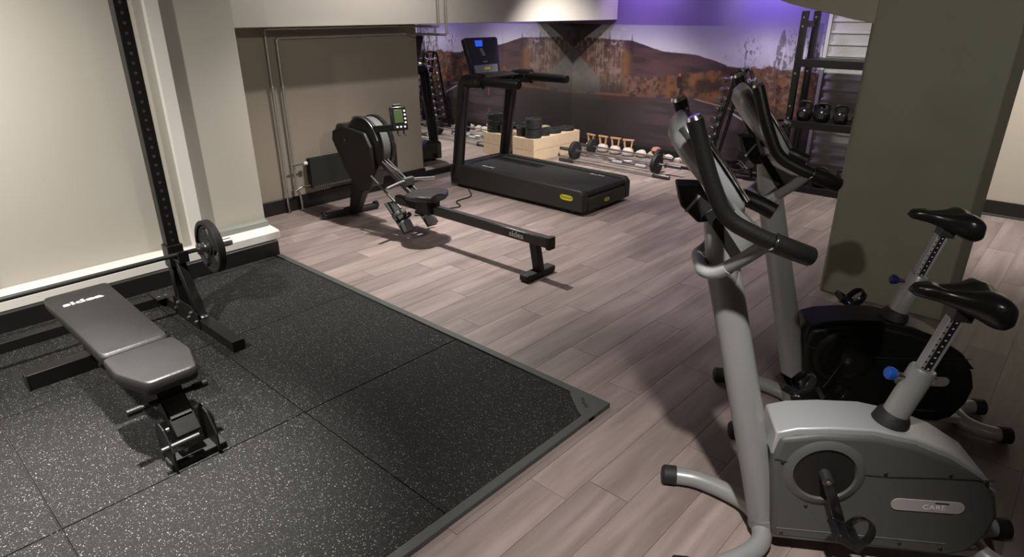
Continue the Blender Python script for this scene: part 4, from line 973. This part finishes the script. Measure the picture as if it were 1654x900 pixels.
    def sec(u, hw, th, off=0.0, n=28, e=.6):
        c_ = A + (Bm-A)*u + nf*off; out = []
        for k in range(n):
            a = 2*PI*k/n; yv = hw*math.copysign(abs(math.cos(a))**e, math.cos(a)); tv = th*math.copysign(abs(math.sin(a))**e, math.sin(a))
            out.append(c_ + Vector((0, yv, 0)) + nf*tv)
        return out
    MB().loft([sec(0, .055, .012, .005), sec(.03, .085, .026, -.006), sec(.12, .108, .040, -.014), sec(.30, .112, .044, -.012), sec(.5, .105, .042, -.006), sec(.72, .085, .038, 0), sec(.92, .06, .030, .004), sec(1.0, .035, .015, .008)]).build('console', SL, t, ang=60)
    MB().loft([sec(.03, .07, .004, .024, e=.5), sec(.12, .100, .006, .029, e=.5), sec(.3, .106, .006, .034, e=.5), sec(.5, .098, .006, .038, e=.5), sec(.72, .078, .006, .040, e=.5), sec(.9, .055, .004, .036, e=.5)]).build('console_face', M['glassblack'], t, ang=60)
    for w in (-1, 1):
        MB().tube([A+(Bm-A)*u+nf*(.030+.012*u)+Vector((0, w*hw, 0)) for u, hw in ((.03, .070), (.12, .102), (.3, .108), (.5, .100), (.72, .080), (.9, .057))], .005, 8).build('console_edge', M['chrome'], t)
        MB().tube([A+(Bm-A)*u-nf*(.010)+Vector((0, w*hw, 0)) for u, hw in ((.05, .098), (.12, .1085), (.3, .1125), (.5, .1055), (.72, .0855), (.9, .063))], .004, 8, squash=2.5).build('console_stripe', M['darkgrey'], t)
    MB().tube(smooth_path([A+(Bm-A)*.62+nf*.05+Vector((0, -.07, 0)), A+(Bm-A)*.66+nf*.08+Vector((0, -.05, 0)), A+(Bm-A)*.66+nf*.08+Vector((0, .05, 0)), A+(Bm-A)*.62+nf*.05+Vector((0, .07, 0))], .02), .006, 8).build('reading_rest', M['chrome'], t)
    # bottle cage at the front
    bo = MB().prism([(-.40, 1.30), (-.33, 1.30), (-.27, 1.20), (-.33, 1.19), (-.385, 1.24)], -.045, .045, 'y').build('bottle_holder', M['rubber'], t, bevel=.006)
    MB().beam(V(-.37, .047, 1.225), V(-.335, .047, 1.275), .003, .008).build('holder_tab', M['silverlight'], t)
    # handlebars
    for w in (-1, 1):
        p = [V(-.390, w*.200, 1.512), V(-.345, w*.215, 1.38), V(-.290, w*.225, 1.262), V(-.20, w*.23, 1.218), V(-.165, w*.23, 1.205)]
        MB().tube(smooth_path(p, .045, 8), .0225, 18).build('handlebar_grip', M['foam'], t)
        MB().tube([V(-.390, w*.200, 1.512), V(-.3945, w*.1995, 1.522)], [.0225, .018], 18).build('bar_end', M['chrome'], t)
        MB().lathe(V(-.162, w*.23, 1.204), (V(-.08, w*.22, 1.165)-V(-.162, w*.23, 1.204)), [(.024, -.004), (.025, 0), (.024, .006)], 18).build('grip_ring', M['chrome'], t)
        MB().tube(smooth_path([V(-.16, w*.23, 1.203), V(-.10, w*.225, 1.180), V(-.055, w*.205, 1.160)], .04), [.027]*9, 18).build('pulse_grip', M['foam'], t)
        MB().tube(smooth_path([V(-.17, w*.225, 1.20), V(-.215, w*.17, 1.13), V(-.270, w*.110, 1.062)], .05), .0195, 16).build('lower_bar', M['midgrey'] , t)
    MB().tube(smooth_path([V(-.245, .138, 1.092), V(-.272, .108, 1.060), V(-.305, .075, 1.050), V(-.305, -.075, 1.050), V(-.272, -.108, 1.060), V(-.245, -.138, 1.092)], .03), .0205, 16).build('front_loop', SL, t)
    MB().tube([V(-.28, -.1, 1.24), V(-.275, -.225, 1.262)], .016, 12).build('bar_mount', S, t); MB().tube([V(-.28, .1, 1.24), V(-.275, .225, 1.262)], .016, 12).build('bar_mount', S, t)
    return t
bike((1.92, .56), 'grey upright exercise bike nearest the camera with a bright blue seat knob', R(-68), 'CARE')
bike((2.775, .755), 'farther upright exercise bike with a shade-darkened shroud standing beside the column', R(-114), 'CARE', 'navy', 'black', 'black', 'black')  # black shell, cover and ring carry this bike's shade as colour

# ------------------------------------------------------------- small pieces belong to the part that carries them
SUB = {'bolt': 'gusset upright joint_plate front_plate', 'badge_lettering': 'badge', 'badge_print': 'badge', 'pedal_strap': 'pedal', 'pedal_axle': 'pedal', 'crank_nut': 'crank_arm', 'crank_hub': 'crank_arm',
       'monitor_screen': 'monitor', 'monitor_button': 'monitor', 'monitor_top': 'monitor', 'console_glass': 'console', 'console_keys': 'console', 'screen': 'console', 'key_label': 'console',
       'console_lettering': 'console', 'figure_print': 'console', 'console_face': 'console', 'console_edge': 'console', 'console_stripe': 'console', 'reading_rest': 'console',
       'end_cap': 'front_stabiliser rear_stabiliser foot_tube rear_foot', 'hook_knob': 'bar_hook', 'hole_row': 'upright', 'logo': 'backrest rail', 'belt_logo': 'running_belt',
       'height_knob': 'post_sleeve', 'pin_shaft': 'post_sleeve', 'post_slot': 'seat_post', 'post_mark': 'seat_post', 'post_number': 'seat_post', 'screw': 'shroud', 'seam': 'shroud', 'lower_ridge': 'shroud',
       'well_ring': 'shroud', 'crank_disc': 'shroud', 'bar_end': 'handlebar_grip', 'grip_ring': 'pulse_grip', 'holder_tab': 'bottle_holder', 'heel_cup': 'footrest', 'foot_strap': 'footrest',
       'trim_ring': 'flywheel_cover', 'hub_cap': 'side_housing', 'roller': 'seat_carriage', 'rail_cap': 'rail', 'rail_top': 'rail', 'corner_lettering': 'corner_piece', 'weight_mark': 'bell',
       'tray_edge': 'tray', 'rail_collar': 'hand_rail', 'cap_bolt': 'foot_tube', 'ladder_plate': 'front_ladder', 'neck_stripe': 'neck', 'hook': 'monitor'}
def mid(o):
    return sum((Vector(c_) for c_ in o.bound_box), Vector())/8
for root in [o for o in C.objects if o.parent is None and o.type == 'EMPTY']:
    kids = list(root.children)
    for k in kids:
        want = SUB.get(k.name.split('.')[0])
        if not want: continue
        cand = [c_ for c_ in kids if c_.name.split('.')[0] in want.split() and c_ is not k]
        if cand:
            m0 = mid(k)
            def dist(c_):
                lo = [min(v[i] for v in c_.bound_box) for i in range(3)]; hi = [max(v[i] for v in c_.bound_box) for i in range(3)]
                return sum(max(lo[i]-m0[i], 0, m0[i]-hi[i])**2 for i in range(3)) + 1e-3*(mid(c_)-m0).length
            k.parent = min(cand, key=dist)
